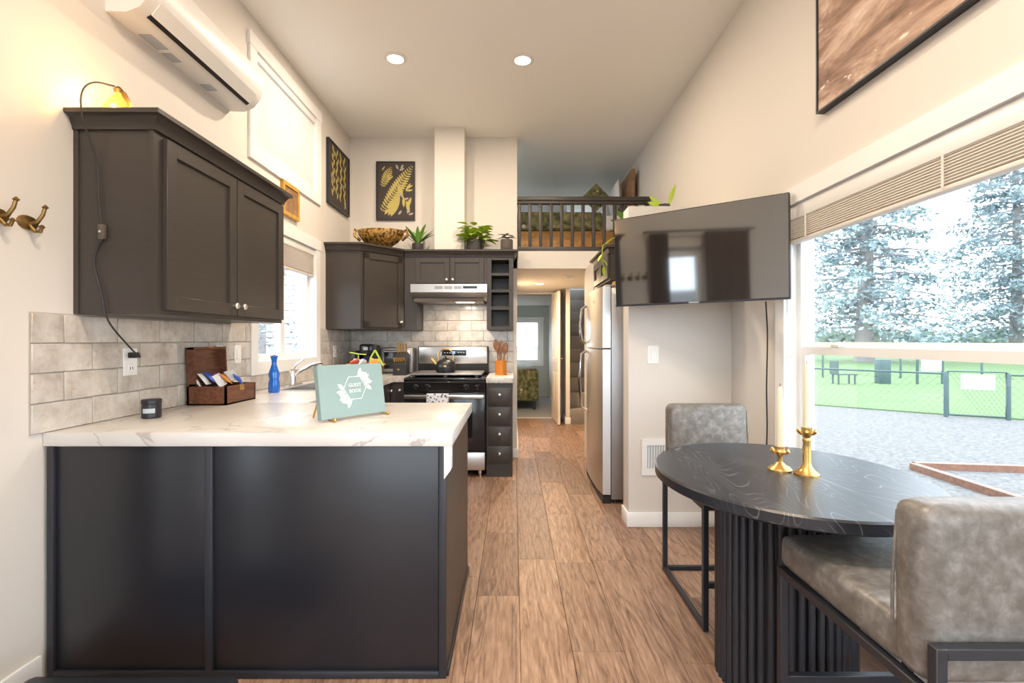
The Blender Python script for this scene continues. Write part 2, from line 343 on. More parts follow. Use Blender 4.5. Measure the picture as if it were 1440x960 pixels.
# ------------------------------------------------------------------ windows
def window_x(name, X, hole, side, style, depth=.15):
    """window set in a wall of constant x; side = +1 when outdoors lies at +x"""
    y0, y1, z0, z1 = hole; s = side; f = MB(); xo = X+s*.05; t = .045
    f.box(xo, xo+s*.06, y0, y0+t, z0, z1).box(xo, xo+s*.06, y1-t, y1, z0, z1).box(xo, xo+s*.06, y0+t, y1-t, z0, z0+t).box(xo, xo+s*.06, y0+t, y1-t, z1-t, z1)
    root = struct(f.build(name, 'white_plastic')); c = .09
    k = MB().box(X-s*.018, X, y0-c, y0, z0, z1).box(X-s*.018, X, y1, y1+c, z0, z1).box(X-s*.018, X, y0-c, y1+c, z0-c, z0).box(X-s*.022, X, y0-c-.012, y1+c+.012, z1, z1+c)
    k.box(X, xo, y0, y0+.006, z0, z1).box(X, xo, y1-.006, y1, z0, z1).box(X, xo, y0+.006, y1-.006, z0, z0+.006).box(X, xo, y0+.006, y1-.006, z1-.006, z1)
    k.build('casing', 'trim_white', root)
    if style == 'hung':
        zm = (z0+z1)/2
        a = MB().box(xo+s*.004, xo+s*.04, y0+t, y1-t, zm-.045, zm-.005).box(xo+s*.004, xo+s*.04, y0+t, y0+t+.035, z0+t, zm-.045).box(xo+s*.004, xo+s*.04, y1-t-.035, y1-t, z0+t, zm-.045).box(xo+s*.004, xo+s*.04, y0+t+.035, y1-t-.035, z0+t, z0+t+.04)
        a.build('lower_sash', 'white_plastic', root)
        MB().box(xo+s*.03, xo+s*.055, y0+t, y1-t, zm-.008, zm+.02).build('upper_sash_rail', 'white_plastic', root)
        for yy in (y1-.35, y0+.55): MB().box(xo, xo+s*.03, yy, yy+.06, zm-.004, zm+.012, .003).build('sash_lock', 'white_metal', root)
        box('pane', 'window_glass', root, xo+s*.024, xo+s*.028, y0+t, y1-t, z0+t, zm-.03); box('pane', 'window_glass', root, xo+s*.044, xo+s*.048, y0+t, y1-t, zm, z1-t)
    else:
        ym = (y0+y1)/2
        MB().box(xo, xo+s*.05, ym-.035, ym+.035, z0+t, z1-t).build('meeting_stile', 'white_plastic', root)
        for a, b in ((y0+t, ym-.03), (ym+.03, y1-t)): box('pane', 'window_glass', root, xo+s*.03, xo+s*.034, a, b, z0+t, z1-t)
    return root
window_x('window_1', RX, RW, 1, 'hung'); window_x('window_2', LX, LW, -1, 'slide'); window_x('window_3', LX, UW, -1, 'slide')
def window_y(name, Y, hole, side=1, cas='trim_white'):
    x0, x1, z0, z1 = hole; f = MB(); yo = Y+side*.05
    f.box(x0, x0+.05, yo, yo+side*.06, z0, z1).box(x1-.05, x1, yo, yo+side*.06, z0, z1).box(x0+.05, x1-.05, yo, yo+side*.06, z0, z0+.05).box(x0+.05, x1-.05, yo, yo+side*.06, z1-.05, z1).box((x0+x1)/2-.03, (x0+x1)/2+.03, yo, yo+side*.05, z0+.05, z1-.05)
    r = struct(f.build(name, 'white_plastic')); c = .08
    MB().box(x0-c, x0, Y-side*.018, Y, z0, z1).box(x1, x1+c, Y-side*.018, Y, z0, z1).box(x0-c, x1+c, Y-side*.018, Y, z0-c, z0).box(x0-c-.01, x1+c+.01, Y-side*.022, Y, z1, z1+c).build('casing', cas, r)
    box('pane', 'window_glass', r, x0+.05, x1-.05, yo+side*.02, yo+side*.025, z0+.05, z1-.05); return r
window_y('window_4', 11.1, (-1.5, .60, .78, 1.72)); window_y('window_added_5', -2.6, (-1.5, 1.25, .05, 2.4), -1); window_y('window_added_8', -2.6, (-1.5, 1.25, 2.62, 3.32), -1); window_x('window_added_6', LX, FW, -1, 'slide'); window_x('window_added_7', RX, SW, 1, 'hung'); window_x('window_added_9', RX, TW, 1, 'slide')  # bedroom window widened out of sight; the others are unseen, added for daylight
# glazed entry door on the left wall with curtains (seen mirrored in the television)
dr = struct(MB().box(LX-.10, LX-.05, .62, .70, 0, 2.05).box(LX-.10, LX-.05, 1.22, 1.30, 0, 2.05).box(LX-.10, LX-.05, .70, 1.22, 0, .2).box(LX-.10, LX-.05, .70, 1.22, 1.93, 2.05).build('door_1', 'trim_white'))
box('pane', 'window_glass', dr, LX-.08, LX-.075, .70, 1.22, .2, 1.93); MB().lathe([(.02, 0), (.028, .02), (.02, .045)], (LX-.05, 1.25, 1.0)).build('door_knob', 'knob_metal', dr)
def curtain(y0, y1, label):
    m = MB(); n = 40; a = [(LX+.07+.03*math.sin(i*1.25)+.008*math.sin(i*.5), y0+(y1-y0)*i/n) for i in range(n+1)]
    poly = a+[(px-.004, py) for px, py in reversed(a)]; m.prism(poly, 'z', .03, 2.22)
    return tag(m.build('curtain', 'curtain'), label, 'curtain', 'curtains by the glazed door')
curtain(.0, .66, 'grey brown curtain on the side of glazed door away from the hooks'); curtain(1.20, 1.44, 'grey brown curtain between glazed door and brass hooks')
tag(MB().tube([(LX+.07, -.1, 2.24), (LX+.07, 1.5, 2.24)], .012).box(LX, LX+.07, -.08, -.06, 2.23, 2.25).box(LX, LX+.07, 1.46, 1.48, 2.23, 2.25).build('curtain_rod', 'black_metal'), 'dark metal curtain rod above the glazed door', 'curtain rod')
# blinds
def blind(name, label, X, y0, y1, z0, z1, n, m, s, tilt, headrail=.05, val='trim_white'):
    r = thing(name, label, 'blind', (X, (y0+y1)/2, z0)); d = .045
    box('headrail', val, r, X-s*d*.6, X+s*d*.6, y0, y1, z1-headrail, z1, bev=.003); base = None; st = (z1-headrail-z0)/n
    for i in range(n):
        z = z0+st*(i+.5)
        if base is None: base = MB().box(-d*.5, d*.5, y0, y1, -.0015, .0015).build('slat', m, r, world=False); base.data.transform(Matrix.Translation((0, -(y0+y1)/2, 0))); o = base
        else: o = share(base, 'slat', r)
        o.location = (0, 0, z-z0); o.rotation_euler = (0, s*tilt, 0)
    box('bottom_rail', m, r, X-d*.5, X+d*.5, y0, y1, z0-.016, z0, bev=.003)
    return r
b1 = blind('raised_blind', 'pale wood slat blind gathered at top of the large window', RX+.02, RW[0]+.02, RW[1]-.012, 1.815, 1.992, 10, 'slat_wood', 1, .18, .07)
for yy in (2.5, 1.7, 1.0): MB().box(RX-.012, RX-.009, yy, yy+.008, 1.81, 1.93).build('ladder_tape', 'slat_wood', b1)
MB().tube([(RX+.005, 2.655, 1.94), (RX+.005, 2.655, 1.21)], .003).lathe([(.004, -.03), (.008, -.02), (.004, 0)], (RX+.005, 2.655, 1.21), 8).build('tilt_wand', 'white_plastic', b1)
blind('raised_blind', 'pale wood slat blind gathered at top of the sink window', LX-.02, LW[0]+.012, LW[1]-.012, 1.86, 2.08, 13, 'slat_wood', -1, .18)
blind('closed_blind', 'closed white slat blind in the high window', LX-.02, UW[0]+.012, UW[1]-.012, UW[2]+.03, UW[3]-.005, 22, 'slat_white', -1, 1.1)

# ------------------------------------------------------------------ cabinets
def shaker(parent, name, m, face, a0, a1, z0, z1, out, axis, rail=.06, th=.02):
    """shaker door on plane face (x or y const), a = other axis; out = +-1 outward direction"""
    mb = MB()
    def bx(u0, u1, w0, w1, t0, t1):
        p, q = face+out*t0, face+out*t1
        if axis == 'x': mb.box(p, q, u0, u1, w0, w1, .0015, 1)
        else: mb.box(u0, u1, p, q, w0, w1, .0015, 1)
    bx(a0, a0+rail, z0, z1, 0, th); bx(a1-rail, a1, z0, z1, 0, th); bx(a0+rail, a1-rail, z0, z0+rail, 0, th); bx(a0+rail, a1-rail, z1-rail, z1, 0, th); bx(a0+rail-.005, a1-rail+.005, z0+rail-.005, z1-rail+.005, 0, th-.011)
    return mb.build(name, m, parent)
def knob(parent, p, d):
    d = Vector(d); p = Vector(p); m = MB(); rs = []
    u = d.orthogonal().normalized(); v = d.cross(u)
    for r, t in ((.005, 0), (.005, .012), (.013, .016), (.016, .021), (.012, .028), (.004, .030)): rs.append([p+d*t+r*(u*math.cos(2*PI*j/12)+v*math.sin(2*PI*j/12)) for j in range(12)])
    return m.rings(rs).build('knob', 'knob_metal', parent)
def crown(pts, z0, z1, proj):
    """crown moulding swept along a polyline pts (x,y), projecting to the right of travel"""
    prof = [(0, z0), (.012, z0), (.014, z0+.015), (proj*.55, z0+(z1-z0)*.6), (proj*.8, z1-.02), (proj, z1-.018), (proj, z1), (0, z1)]
    P = [Vector(p) for p in pts]; rs = []
    for i, p in enumerate(P):
        ds = []
        if i > 0: ds.append((P[i]-P[i-1]).normalized())
        if i < len(P)-1: ds.append((P[i+1]-P[i]).normalized())
        ns = [Vector((d.y, -d.x)) for d in ds]; nn = sum(ns, Vector((0, 0))).normalized(); k = 1/max(.3, nn.dot(ns[0]))
        rs.append([(p.x+nn.x*o*k, p.y+nn.y*o*k, z) for o, z in prof])
    return MB().rings(rs)
CB, CTOP = 1.385, 2.20
# left wall cabinet
c1 = thing('wall_cabinet', 'dark brown two-door wall cabinet with glowing amber lamp on top', 'cabinet', (LX+.165, 2.53, CB))
MB().box(LX, -1.455, 1.99, 3.08, CB, 2.15).build('body', 'cabinet', c1)
MB().box(LX, LX+.02, 1.984, 1.99, CB, 2.13).box(-1.475, -1.455, 1.984, 1.99, CB, 2.13).build('end_stile', 'cabinet', c1)
crown([(LX, 1.99), (-1.455, 1.99), (-1.455, 3.08), (LX, 3.08)], 2.13, CTOP, .05).build('crown_moulding', 'cabinet', c1); box('top', 'cabinet', c1, LX, -1.45, 2.0, 3.07, 2.15, CTOP-.004)
for a, b, k in ((2.035, 2.548, 2.515), (2.555, 3.065, 2.588)):
    d = shaker(c1, 'door', 'cabinet', -1.455, a, b, CB+.02, 2.115, 1, 'x'); knob(d, (-1.435, k, 1.455), (1, 0, 0))
# corner cabinet
c2 = thing('corner_cabinet', 'dark diagonal corner wall cabinet beneath the carved bowl', 'cabinet', (-1.5, 5.05, CB))
poly = [(LX, BY-.01), (LX, 4.65), (-1.45, 4.65), (-1.12, 5.02), (-1.12, BY-.01)]
MB().prism(poly, 'z', CB, 2.15).build('body', 'cabinet', c2); MB().prism(poly, 'z', 2.15, CTOP-.004).build('top', 'cabinet', c2)
crown([(LX, 4.65), (-1.45, 4.65), (-1.135, 5.003)], 2.13, CTOP, .05).build('crown_moulding', 'cabinet', c2)
dm = MB(); L = math.hypot(.33, .37); R = .055
for u0, u1, w0, w1, t in ((.03, .03+R, .02, .73, .02), (L-.03-R, L-.03, .02, .73, .02), (.03, L-.03, .02, .02+R, .02), (.03, L-.03, .73-R, .73, .02), (.05, L-.05, .03, .72, .009)): dm.box(u0, u1, -t, 0, w0, w1)
dd = dm.build('door', 'cabinet', c2, world=False); ang = math.atan2(.37, .33); dd.data.transform(Matrix.Translation(Vector((-1.45, 4.65, CB))-c2.location) @ Matrix.Rotation(ang, 4, 'Z'))
nx = Vector((math.sin(ang), -math.cos(ang), 0)); knob(dd, Vector((-1.45, 4.65, CB+.075))+Vector((math.cos(ang), math.sin(ang), 0))*(L-.06)+nx*.02, nx)
# hood cabinet and cubby
c3 = thing('hood_cabinet', 'low dark two-door wall cabinet directly above the range hood', 'cabinet', (-.69, 5.18, 1.84))
MB().box(-1.115, -.275, 5.02, BY-.01, 1.845, 2.15).box(-1.115, -.985, 5.02, BY-.01, CB, 1.845).build('body', 'cabinet', c3); box('top', 'cabinet', c3, -1.12, -.275, 5.03, BY-.01, 2.15, CTOP-.004)
crown([(-1.105, 5.02), (-.275, 5.02)], 2.13, CTOP, .05).build('crown_moulding', 'cabinet', c3)
for a, b, k in ((-1.0, -.652, -.68), (-.646, -.30, -.618)):
    d = shaker(c3, 'door', 'cabinet', 5.02, a, b, 1.86, 2.12, -1, 'y', .05); knob(d, (k, 5.0, 1.895), (0, -1, 0))
c4 = thing('cubby_shelf', 'tall narrow dark open cubby with four compartments', 'shelf unit', (-.14, 5.18, CB))
zs = [CB, CB+.035, 1.59, 1.625, 1.77, 1.795, 1.94, 1.965, 2.10, 2.15]
f = MB().box(-.273, -.225, 5.02, BY-.01, CB, 2.15).box(-.045, 0, 5.02, BY-.01, CB, 2.15).box(-.225, -.045, 5.30, BY-.01, CB, 2.15); f.build('body', 'cabinet', c4)
for a, b in zip(zs[::2], zs[1::2]): box('shelf', 'cabinet', c4, -.225, -.045, 5.02, 5.30, a, b)
crown([(-.275, 5.02), (0, 5.02), (0, BY-.01)], 2.13, CTOP, .05).build('crown_moulding', 'cabinet', c4); box('top', 'cabinet', c4, -.273, -.005, 5.03, BY-.01, 2.15, CTOP-.004)
# fridge cabinet
c5 = thing('fridge_cabinet', 'dark wall cabinet above the refrigerator with plant on top', 'cabinet', (1.1, 4.25, 1.76))
MB().box(.77, RX-.002, 3.90, 4.62, 1.76, 1.99).build('body', 'cabinet', c5); crown([(RX-.002, 4.62), (.77, 4.62), (.77, 3.90), (RX-.002, 3.90)][::-1][::-1], 1.97, 2.03, .045).build('crown_moulding', 'cabinet', c5)
box('top', 'cabinet', c5, .775, RX-.002, 3.905, 4.61, 1.99, 2.027)
for a, b in ((3.92, 4.255), (4.262, 4.60)): shaker(c5, 'door', 'cabinet', .77, a, b, 1.775, 1.965, -1, 'x', .05)
# base cabinets
def base_cab(name, label, x0, x1, y0, y1, doors, axis, low=None):
    r = thing(name, label, 'cabinet', ((x0+x1)/2, (y0+y1)/2, 0)); (MB().box(x0, x1, y0, low[0], .1, CT-.053).box(x0, x1, low[0], low[1], .1, CT-.20).box(x0, x1, low[1], y1, .1, CT-.053).box(x1-.02, x1, low[0], low[1], CT-.20, CT-.053) if low else MB().box(x0, x1, y0, y1, .1, CT-.053)).box(x0, x1-.06 if axis == 'x' else x1, y0+(.06 if axis == 'y' else 0), y1, 0, .1).build('body', 'cabinet', r)
    for a, b in doors:
        d = shaker(r, 'door', 'cabinet', x1 if axis == 'x' else y0, a, b, .12, CT-.07, 1 if axis == 'x' else -1, axis)
        knob(d, (x1+.02, b-.04, .8) if axis == 'x' else (b-.04, y0-.02, .8), (1, 0, 0) if axis == 'x' else (0, -1, 0))
    return r
base_cab('sink_cabinet', 'dark base cabinet under the sink window', LX+.02, -1.19, 2.73, 4.72, [(2.8, 3.4), (3.42, 4.02), (4.04, 4.66)], 'x', (3.37, 4.14))
base_cab('corner_base_cabinet', 'dark base cabinet left of the range below the knife block', LX+.02, -1.035, 4.73, BY-.01, [(-1.19, -1.05)], 'y')
# drawer stack right of range
ds = thing('drawer_cabinet', 'narrow dark four-drawer base cabinet beside the range', 'cabinet', (-.14, 4.95, 0))
MB().box(-.252, -.008, 4.59, BY-.012, 0, CT-.052).build('body', 'cabinet', ds)
for i in range(4):
    z = .125+i*.182; d = MB().box(-.238, -.022, 4.57, 4.59, z, z+.168, .004).box(-.225, -.035, 4.566, 4.572, z+.013, z+.155, .003).build('drawer', 'cabinet', ds); knob(d, (-.13, 4.567, z+.1), (0, -1, 0))
tag(MB().box(-.254, .0, 4.56, BY-.012, CT-.05, CT, .004).build('small_countertop', 'marble_laminate'), 'short white countertop section under the utensil crock', 'countertop')
# peninsula
pn = thing('peninsula', 'black panelled kitchen peninsula base below white countertop', 'cabinet', (-1.0, 2.3, 0))
MB().box(LX+.018, -.262, 1.87, 2.72, 0, CT-.052).build('body', 'panel_dark', pn)
box('front_panel', 'panel_dark', pn, LX+.04, -1.165, 1.864, 1.87, .03, CT-.055, bev=.001); box('front_panel', 'panel_dark', pn, -1.138, -.285, 1.864, 1.87, .03, CT-.055, bev=.001)
for a, b in ((LX+.016, LX+.042), (-1.168, -1.138), (-.282, -.254)): box('batten', 'black_metal', pn, a, b, 1.853, 1.87, 0, CT-.053, bev=.003)
box('end_panel', 'cabinet', pn, -.262, -.254, 1.87, 2.72, 0, CT-.053); box('base_trim', 'black_metal', pn, LX+.042, -.282, 1.852, 1.87, 0, .028, bev=.003)
box('end_base_trim', 'black_metal', pn, -.256, -.246, 1.87, 2.72, 0, .03, bev=.002)
# countertop (peninsula, sink run, corner) with sink cut-out
ct = MB(); z0, z1 = CT-.052, CT
ct.box(LX+.002, -.231, 1.853, 2.745, z0, z1, .003).box(LX+.002, -1.15, 2.744, 3.40, z0, z1).box(LX+.002, -1.62, 3.399, 4.11, z0, z1).box(-1.24, -1.15, 3.399, 4.11, z0, z1).box(LX+.002, -1.15, 4.109, BY-.012, z0, z1).box(-1.151, -1.034, 4.70, BY-.012, z0, z1)
cto = tag(ct.build('countertop', 'marble_laminate'), 'white marble-look countertop running over peninsula and along sink wall', 'countertop')
MB().prism([(-.262, CT-.052), (-.236, CT-.052), (-.236, CT-.14), (-.262, CT-.175)], 'y', 1.851, 1.90).build('corner_bracket', 'white_plastic', cto)
sk = thing('sink', 'stainless steel sink set in counter below the window', 'sink', (-1.43, 3.75, CT-.19))
m = MB().box(-1.64, -1.22, 3.38, 4.13, CT, CT+.004).box(-1.62, -1.24, 3.40, 4.11, CT-.19, CT-.186); m.f = m.f[:0]; m.v = []
for a in ((-1.64, -1.615, 3.38, 4.13, CT, CT+.005), (-1.245, -1.22, 3.38, 4.13, CT, CT+.005), (-1.64, -1.22, 3.38, 3.405, CT, CT+.005), (-1.64, -1.22, 4.105, 4.13, CT, CT+.005), (-1.62, -1.615, 3.40, 4.11, CT-.19, CT), (-1.245, -1.24, 3.40, 4.11, CT-.19, CT), (-1.62, -1.24, 3.40, 3.405, CT-.19, CT), (-1.62, -1.24, 4.105, 4.11, CT-.19, CT), (-1.62, -1.24, 3.40, 4.11, CT-.19, CT-.185)): m.box(*a)
m.build('basin', 'steel', sk); MB().lathe([(.04, 0), (.04, .004)], (-1.43, 3.75, CT-.185)).build('drain', 'chrome', sk)
fc = thing('faucet', 'chrome single-lever kitchen faucet behind the sink', 'faucet', (-1.69, 3.75, CT))
MB().box(-1.72, -1.66, 3.63, 3.87, CT, CT+.012, .005).build('base_plate', 'chrome', fc); MB().lathe([(.026, 0), (.024, .10), (.018, .12)], (-1.69, 3.75, CT+.01)).build('body', 'chrome', fc)
MB().tube([(-1.69, 3.75, CT+.07), (-1.62, 3.75, CT+.12), (-1.54, 3.75, CT+.16), (-1.47, 3.75, CT+.17), (-1.45, 3.75, CT+.14)], .013).build('spout', 'chrome', fc); MB().tube([(-1.69, 3.75, CT+.12), (-1.66, 3.75, CT+.16), (-1.61, 3.76, CT+.20)], .008).build('lever', 'chrome', fc)

# ------------------------------------------------------------------ range, hood, fridge
rg = thing('range', 'black and stainless gas range with flat grey cover', 'range', (-.64, 4.95, 0)); x0, x1 = -1.022, -.262
MB().box(x0, x1, 4.62, 5.33, .06, .90).build('body', 'black_matte', rg); MB().box(x0-.004, x1+.004, 4.58, 5.30, .90, .925, .006).build('cooktop', 'black_gloss', rg)
bgd = MB().box(x0+.005, x1-.005, 5.22, 5.32, .925, 1.215, .01).build('backguard', 'black_matte', rg); box('backguard_panel', 'steel', rg, x0+.015, x1-.015, 5.212, 5.222, 1.03, 1.21, bev=.006)
dsp = box('display', 'black_gloss', rg, -.76, -.50, 5.208, 5.214, 1.115, 1.175, bev=.002); box('clock', 'blue_display', dsp, -.655, -.62, 5.2065, 5.2085, 1.135, 1.16)
for i in range(8):
    bx_ = -.735+.028*i+(.06 if i > 2 else 0)
    if bx_ < -.51: box('button', 'grey_label', dsp, bx_, bx_+.014, 5.2065, 5.2085, 1.142, 1.149)
MB().box(x0+.04, x1-.04, 4.65, 5.17, .945, .962, .006).build('stove_cover', 'steel_side', rg)
for gx in (x0+.06, -.66, x1-.10): MB().box(gx, gx+.03, 4.64, 5.17, .925, .946, .004).build('grate', 'black_matte', rg)
MB().prism([(4.58, .90), (4.56, .885), (4.575, .80), (4.62, .80), (4.62, .90)], 'x', x0, x1).build('control_panel', 'black_gloss', rg)
for kx in (-.91, -.80, -.44, -.33):
    k = MB(); k.rings([[(kx+r*math.cos(2*PI*j/16), 4.572-t, .845+r*math.sin(2*PI*j/16)) for j in range(16)] for r, t in ((.026, 0), (.026, .01), (.019, .014), (.018, .035))]); ko = k.build('burner_knob', 'black_gloss', rg)
    box('grip', 'chrome', ko, kx-.004, kx+.004, 4.533, 4.537, .828, .862)
dv = MB().box(x0+.004, x1-.004, 4.575, 4.62, .245, .79, .006).build('oven_door', 'black_gloss', rg); box('oven_window', 'screen', dv, x0+.12, x1-.12, 4.572, 4.576, .33, .64)
MB().box(x0+.01, x1-.01, 4.525, 4.55, .735, .775, .008).box(x0+.03, x0+.05, 4.545, 4.58, .74, .77).box(x1-.05, x1-.03, 4.545, 4.58, .74, .77).build('handle', 'steel', dv)
box('drawer', 'steel', rg, x0+.004, x1-.004, 4.578, 4.62, .065, .232, bev=.006)
for kx in (x0+.05, x1-.05): MB().lathe([(.012, 0), (.012, .03), (.02, .03), (.02, .06)], (kx, 4.61, 0), 10).build('foot', 'chrome', rg)
tw = MB(); tw.prism([(4.519, .782), (4.522, .785), (4.553, .785), (4.556, .782), (4.556, .56), (4.553, .56), (4.553, .779), (4.522, .779), (4.522, .50), (4.519, .50)], 'x', -.80, -.60)
tag(tw.build('dish_towel', 'towel_cloth'), 'pale patterned dish towel hanging on oven handle', 'towel')
hd = thing('range_hood', 'stainless under-cabinet range hood with lit underside', 'range hood', (-.64, 5.1, 1.66))
MB().prism([(4.86, 1.835), (BY-.012, 1.835), (BY-.012, 1.69), (4.95, 1.69), (4.86, 1.755)], 'x', -1.02, -.262).build('body', 'steel', hd); MB().prism([(4.93, 1.70), (5.33, 1.70), (5.33, 1.665), (4.95, 1.665)], 'x', -1.0, -.30).build('filter', 'steel_side', hd)
for i in range(3): box('vent_slot', 'steel_side', hd, -.78+.095*i, -.70+.095*i, 4.857, 4.861, 1.785, 1.815)
box('switch_panel', 'black_gloss', hd, -.50, -.36, 4.857, 4.861, 1.79, 1.815); box('lens', 'white_light', hd, -.58, -.40, 4.965, 5.03, 1.661, 1.666); hl = bpy.data.lights.new('hood_lamp', 'AREA'); hl.size = .1; hl.energy = 4; hl.color = (1, .8, .58); hlo = bpy.data.objects.new('hood_lamp', hl); C.objects.link(hlo); hlo.parent = hd; hlo.location = (.15, -.10, -.006)
fr = thing('refrigerator', 'stainless top-freezer refrigerator facing the kitchen aisle', 'refrigerator', (1.08, 4.27, 0))
MB().box(.765, 1.47, 3.84, 4.70, .03, 1.69, .006).build('body', 'steel_side', fr)
def fdoor(z0, z1): return MB().prism([(.76, 3.838), (.70, 3.845), (.682, 4.0), (.676, 4.27), (.682, 4.54), (.70, 4.695), (.76, 4.702)], 'z', z0, z1)
du = fdoor(1.22, 1.70).build('freezer_door', 'steel', fr); dl = fdoor(.07, 1.205).build('fridge_door', 'steel', fr)
for d, za, zb in ((du, 1.25, 1.60), (dl, .62, 1.18)):
    MB().tube([(.685, 4.62, za), (.64, 4.62, za+.03), (.622, 4.62, (za+zb)/2), (.64, 4.62, zb-.03), (.685, 4.62, zb)], .013).build('handle', 'chrome', d)
MB().box(.70, .76, 3.842, 4.698, .0, .06).build('kick_grille', 'black_matte', fr); MB().lathe([(.014, 0), (.014, .002)], (0, 0, 0), 16).build('badge', 'chrome', du, world=False)
bd = [o for o in bpy.data.objects if o.name.startswith('badge')][0]; bd.rotation_euler = (0, -PI/2, 0); bd.location = Vector((.679, 4.12, 1.60))-fr.location
for yy in (3.87, 4.66): MB().lathe([(.02, 0), (.02, .035)], (.80, yy, 0), 10).build('foot', 'black_matte', fr)
MB().box(.72, .80, 3.85, 3.90, 1.70, 1.715, .003).box(.72, .80, 4.64, 4.69, 1.70, 1.715, .003).build('hinge_cover', 'steel_side', fr)

# ------------------------------------------------------------------ air conditioner, ceiling lights
ac = thing('air_conditioner', 'white wall-mounted split air conditioner beside the high window', 'air conditioner', (LX, 2.61, 2.70))
prof = [(LX, 2.715), (LX, 3.0), (LX+.10, 3.0), (LX+.17, 2.985), (LX+.205, 2.93), (LX+.21, 2.85), (LX+.195, 2.79), (LX+.15, 2.735), (LX+.09, 2.712)]
MB().prism([(p, q) for p, q in prof], 'y', 2.14, 3.08).build('housing', 'white_plastic', ac)
MB().prism([(LX+.155, 2.7375), (LX+.197, 2.79), (LX+.201, 2.787), (LX+.159, 2.733)], 'y', 2.2, 3.02).build('louver', 'white_plastic', ac)
MB().prism([(LX+.135, 2.7275), (LX+.155, 2.7395), (LX+.157, 2.737), (LX+.137, 2.724)], 'y', 2.2, 3.02).build('air_slot', 'black_matte', ac)
for a, b, c in ((2.3, 2.42, .06), (2.45, 2.53, .05), (2.75, 2.82, .06)): box('sticker', 'grey_label', ac, LX+.02, LX+.02+c, a, b, 2.7105, 2.7125)
def can(label, X, Y, Z, power, warm=(1, .82, .62), r=.06):
    t = thing('recessed_light', label, 'ceiling light', (X, Y, Z-.006), 0, 'recessed ceiling lights')
    MB().lathe([(r*1.5, Z), (r*1.5, Z-.004), (r*1.05, Z-.010), (r*.98, Z-.003)], (X, Y, 0), 28).build('trim_ring', 'white_metal', t)
    MB().lathe([(r, Z-.002), (r, Z-.005)], (X, Y, 0), 24).build('lens', 'warm_light' if power else 'white_plastic', t)
    if not power: return t
    l = bpy.data.lights.new('recessed_lamp', 'AREA'); l.shape = 'DISK'; l.size = r*1.9; l.energy = power; l.color = warm
    lo = bpy.data.objects.new('recessed_lamp', l); C.objects.link(lo); lo.parent = t; lo.location = (0, 0, -.012); return t
can('lit recessed ceiling light over the peninsula side of kitchen', -.926, 3.85, CZ, 25); can('lit recessed ceiling light above the kitchen aisle', .073, 3.87, CZ, 25)
can('added unseen recessed ceiling light over the living end by coat hooks', -.40, .9, CZ, 25); can('added unseen recessed ceiling light over the living end by dining table', .45, .9, CZ, 25)  # both out of view, added to brighten the living end
can('added unseen recessed ceiling light over the entry rear', -.3, -1.4, CZ, 25)  # another unseen light, added to brighten the room from behind the camera
can('lit recessed light in the low hall ceiling', .36, 6.75, 2.06, 30, (1, .74, .46), .055); can('unlit white recessed light in the loft ceiling', .68, 7.06, CZ, 0)
sd = thing('smoke_detector', 'round white smoke detector on the hall ceiling', 'smoke detector', (.68, 6.0, 2.06)); MB().lathe([(.065, 2.06), (.065, 2.035), (.05, 2.022)], (.68, 6.0, 0), 24).build('body', 'white_plastic', sd); MB().lathe([(.02, 2.022), (.018, 2.018)], (.68, 6.0, 0), 12).build('cap', 'white_metal', sd)

# ------------------------------------------------------------------ television
tv = thing('television', 'large black flat-screen television angled in the corner by window', 'television', (1.070, 2.905, 1.497), -.644); tv.rotation_euler = (.06, 0, -.644)
MB().box(-.50, .50, 0, .035, 0, .562, .004).build('housing', 'black_matte', tv, world=False); MB().box(-.494, .494, -.002, .001, .012, .556).build('screen', 'screen', tv, world=False)
MB().box(-.50, .50, -.004, .002, 0, .012).build('bottom_bezel', 'black_metal', tv, world=False); MB().box(-.03, .03, -.006, 0, .003, .010).build('logo_plate', 'grey_label', tv, world=False)
MB().box(-.2, .2, .035, .09, .12, .42, .01).build('rear_cover', 'black_matte', tv, world=False); MB().box(-.02, .02, .09, .49, .25, .31).box(-.06, .06, .47, .49, .16, .40).build('wall_bracket', 'black_metal', tv, world=False)
cab = [(1.44, 2.80, 1.50), (1.465, 2.83, 1.3), (1.46, 2.83, 1.0), (1.468, 2.84, .75), (1.46, 2.85, .55), (1.45, 2.90, .40), (1.47, 2.93, .36)]
tag(MB().smooth_tube(cab, .004).build('television_cable', 'black_matte'), 'thin black cable hanging from television down the wall', 'cable')

# ------------------------------------------------------------------ table and chairs
TX, TY, TT = 1.007, 1.833, .79
tb = thing('dining_table', 'oval black wood dining table with fluted pedestal', 'table', (TX, TY, 0))
def ell(a, b, n=72): return [(TX+a*math.cos(2*PI*i/n), TY+b*math.sin(2*PI*i/n)) for i in range(n)]
mt = MB(); mt.rings([[(px, py, z) for px, py in ell(.455-e, .517-e)] for e, z in ((.008, TT-.042), (0, TT-.036), (0, TT-.006), (.006, TT))]); mt.build('tabletop', 'black_ash', tb)
PX, PYY, PA, PB = 1.03, 1.87, .235, .20
MB().rings([[(PX+(PA-.012)*math.cos(2*PI*i/60), PYY+(PB-.012)*math.sin(2*PI*i/60), z) for i in range(60)] for z in (0, TT-.042)]).build('pedestal_core', 'black_matte', tb)
N_S = 46; s0 = None
for i in range(N_S):
    t = 2*PI*i/N_S; p = (PX+PA*math.cos(t), PYY+PB*math.sin(t), 0); ang = math.atan2(math.sin(t)/PB, math.cos(t)/PA)
    if s0 is None:
        s0 = MB().rings([[(.014*math.cos(q)*1.0, .0125*math.sin(q), z) for q in [-PI/2+PI*j/6 for j in range(7)]]+[] for z in (0, TT-.043)]).build('flute', 'black_metal', tb, world=False); o = s0
    else: o = share(s0, 'flute', tb)
    o.location = Vector(p)-tb.location; o.rotation_euler = (0, 0, ang)
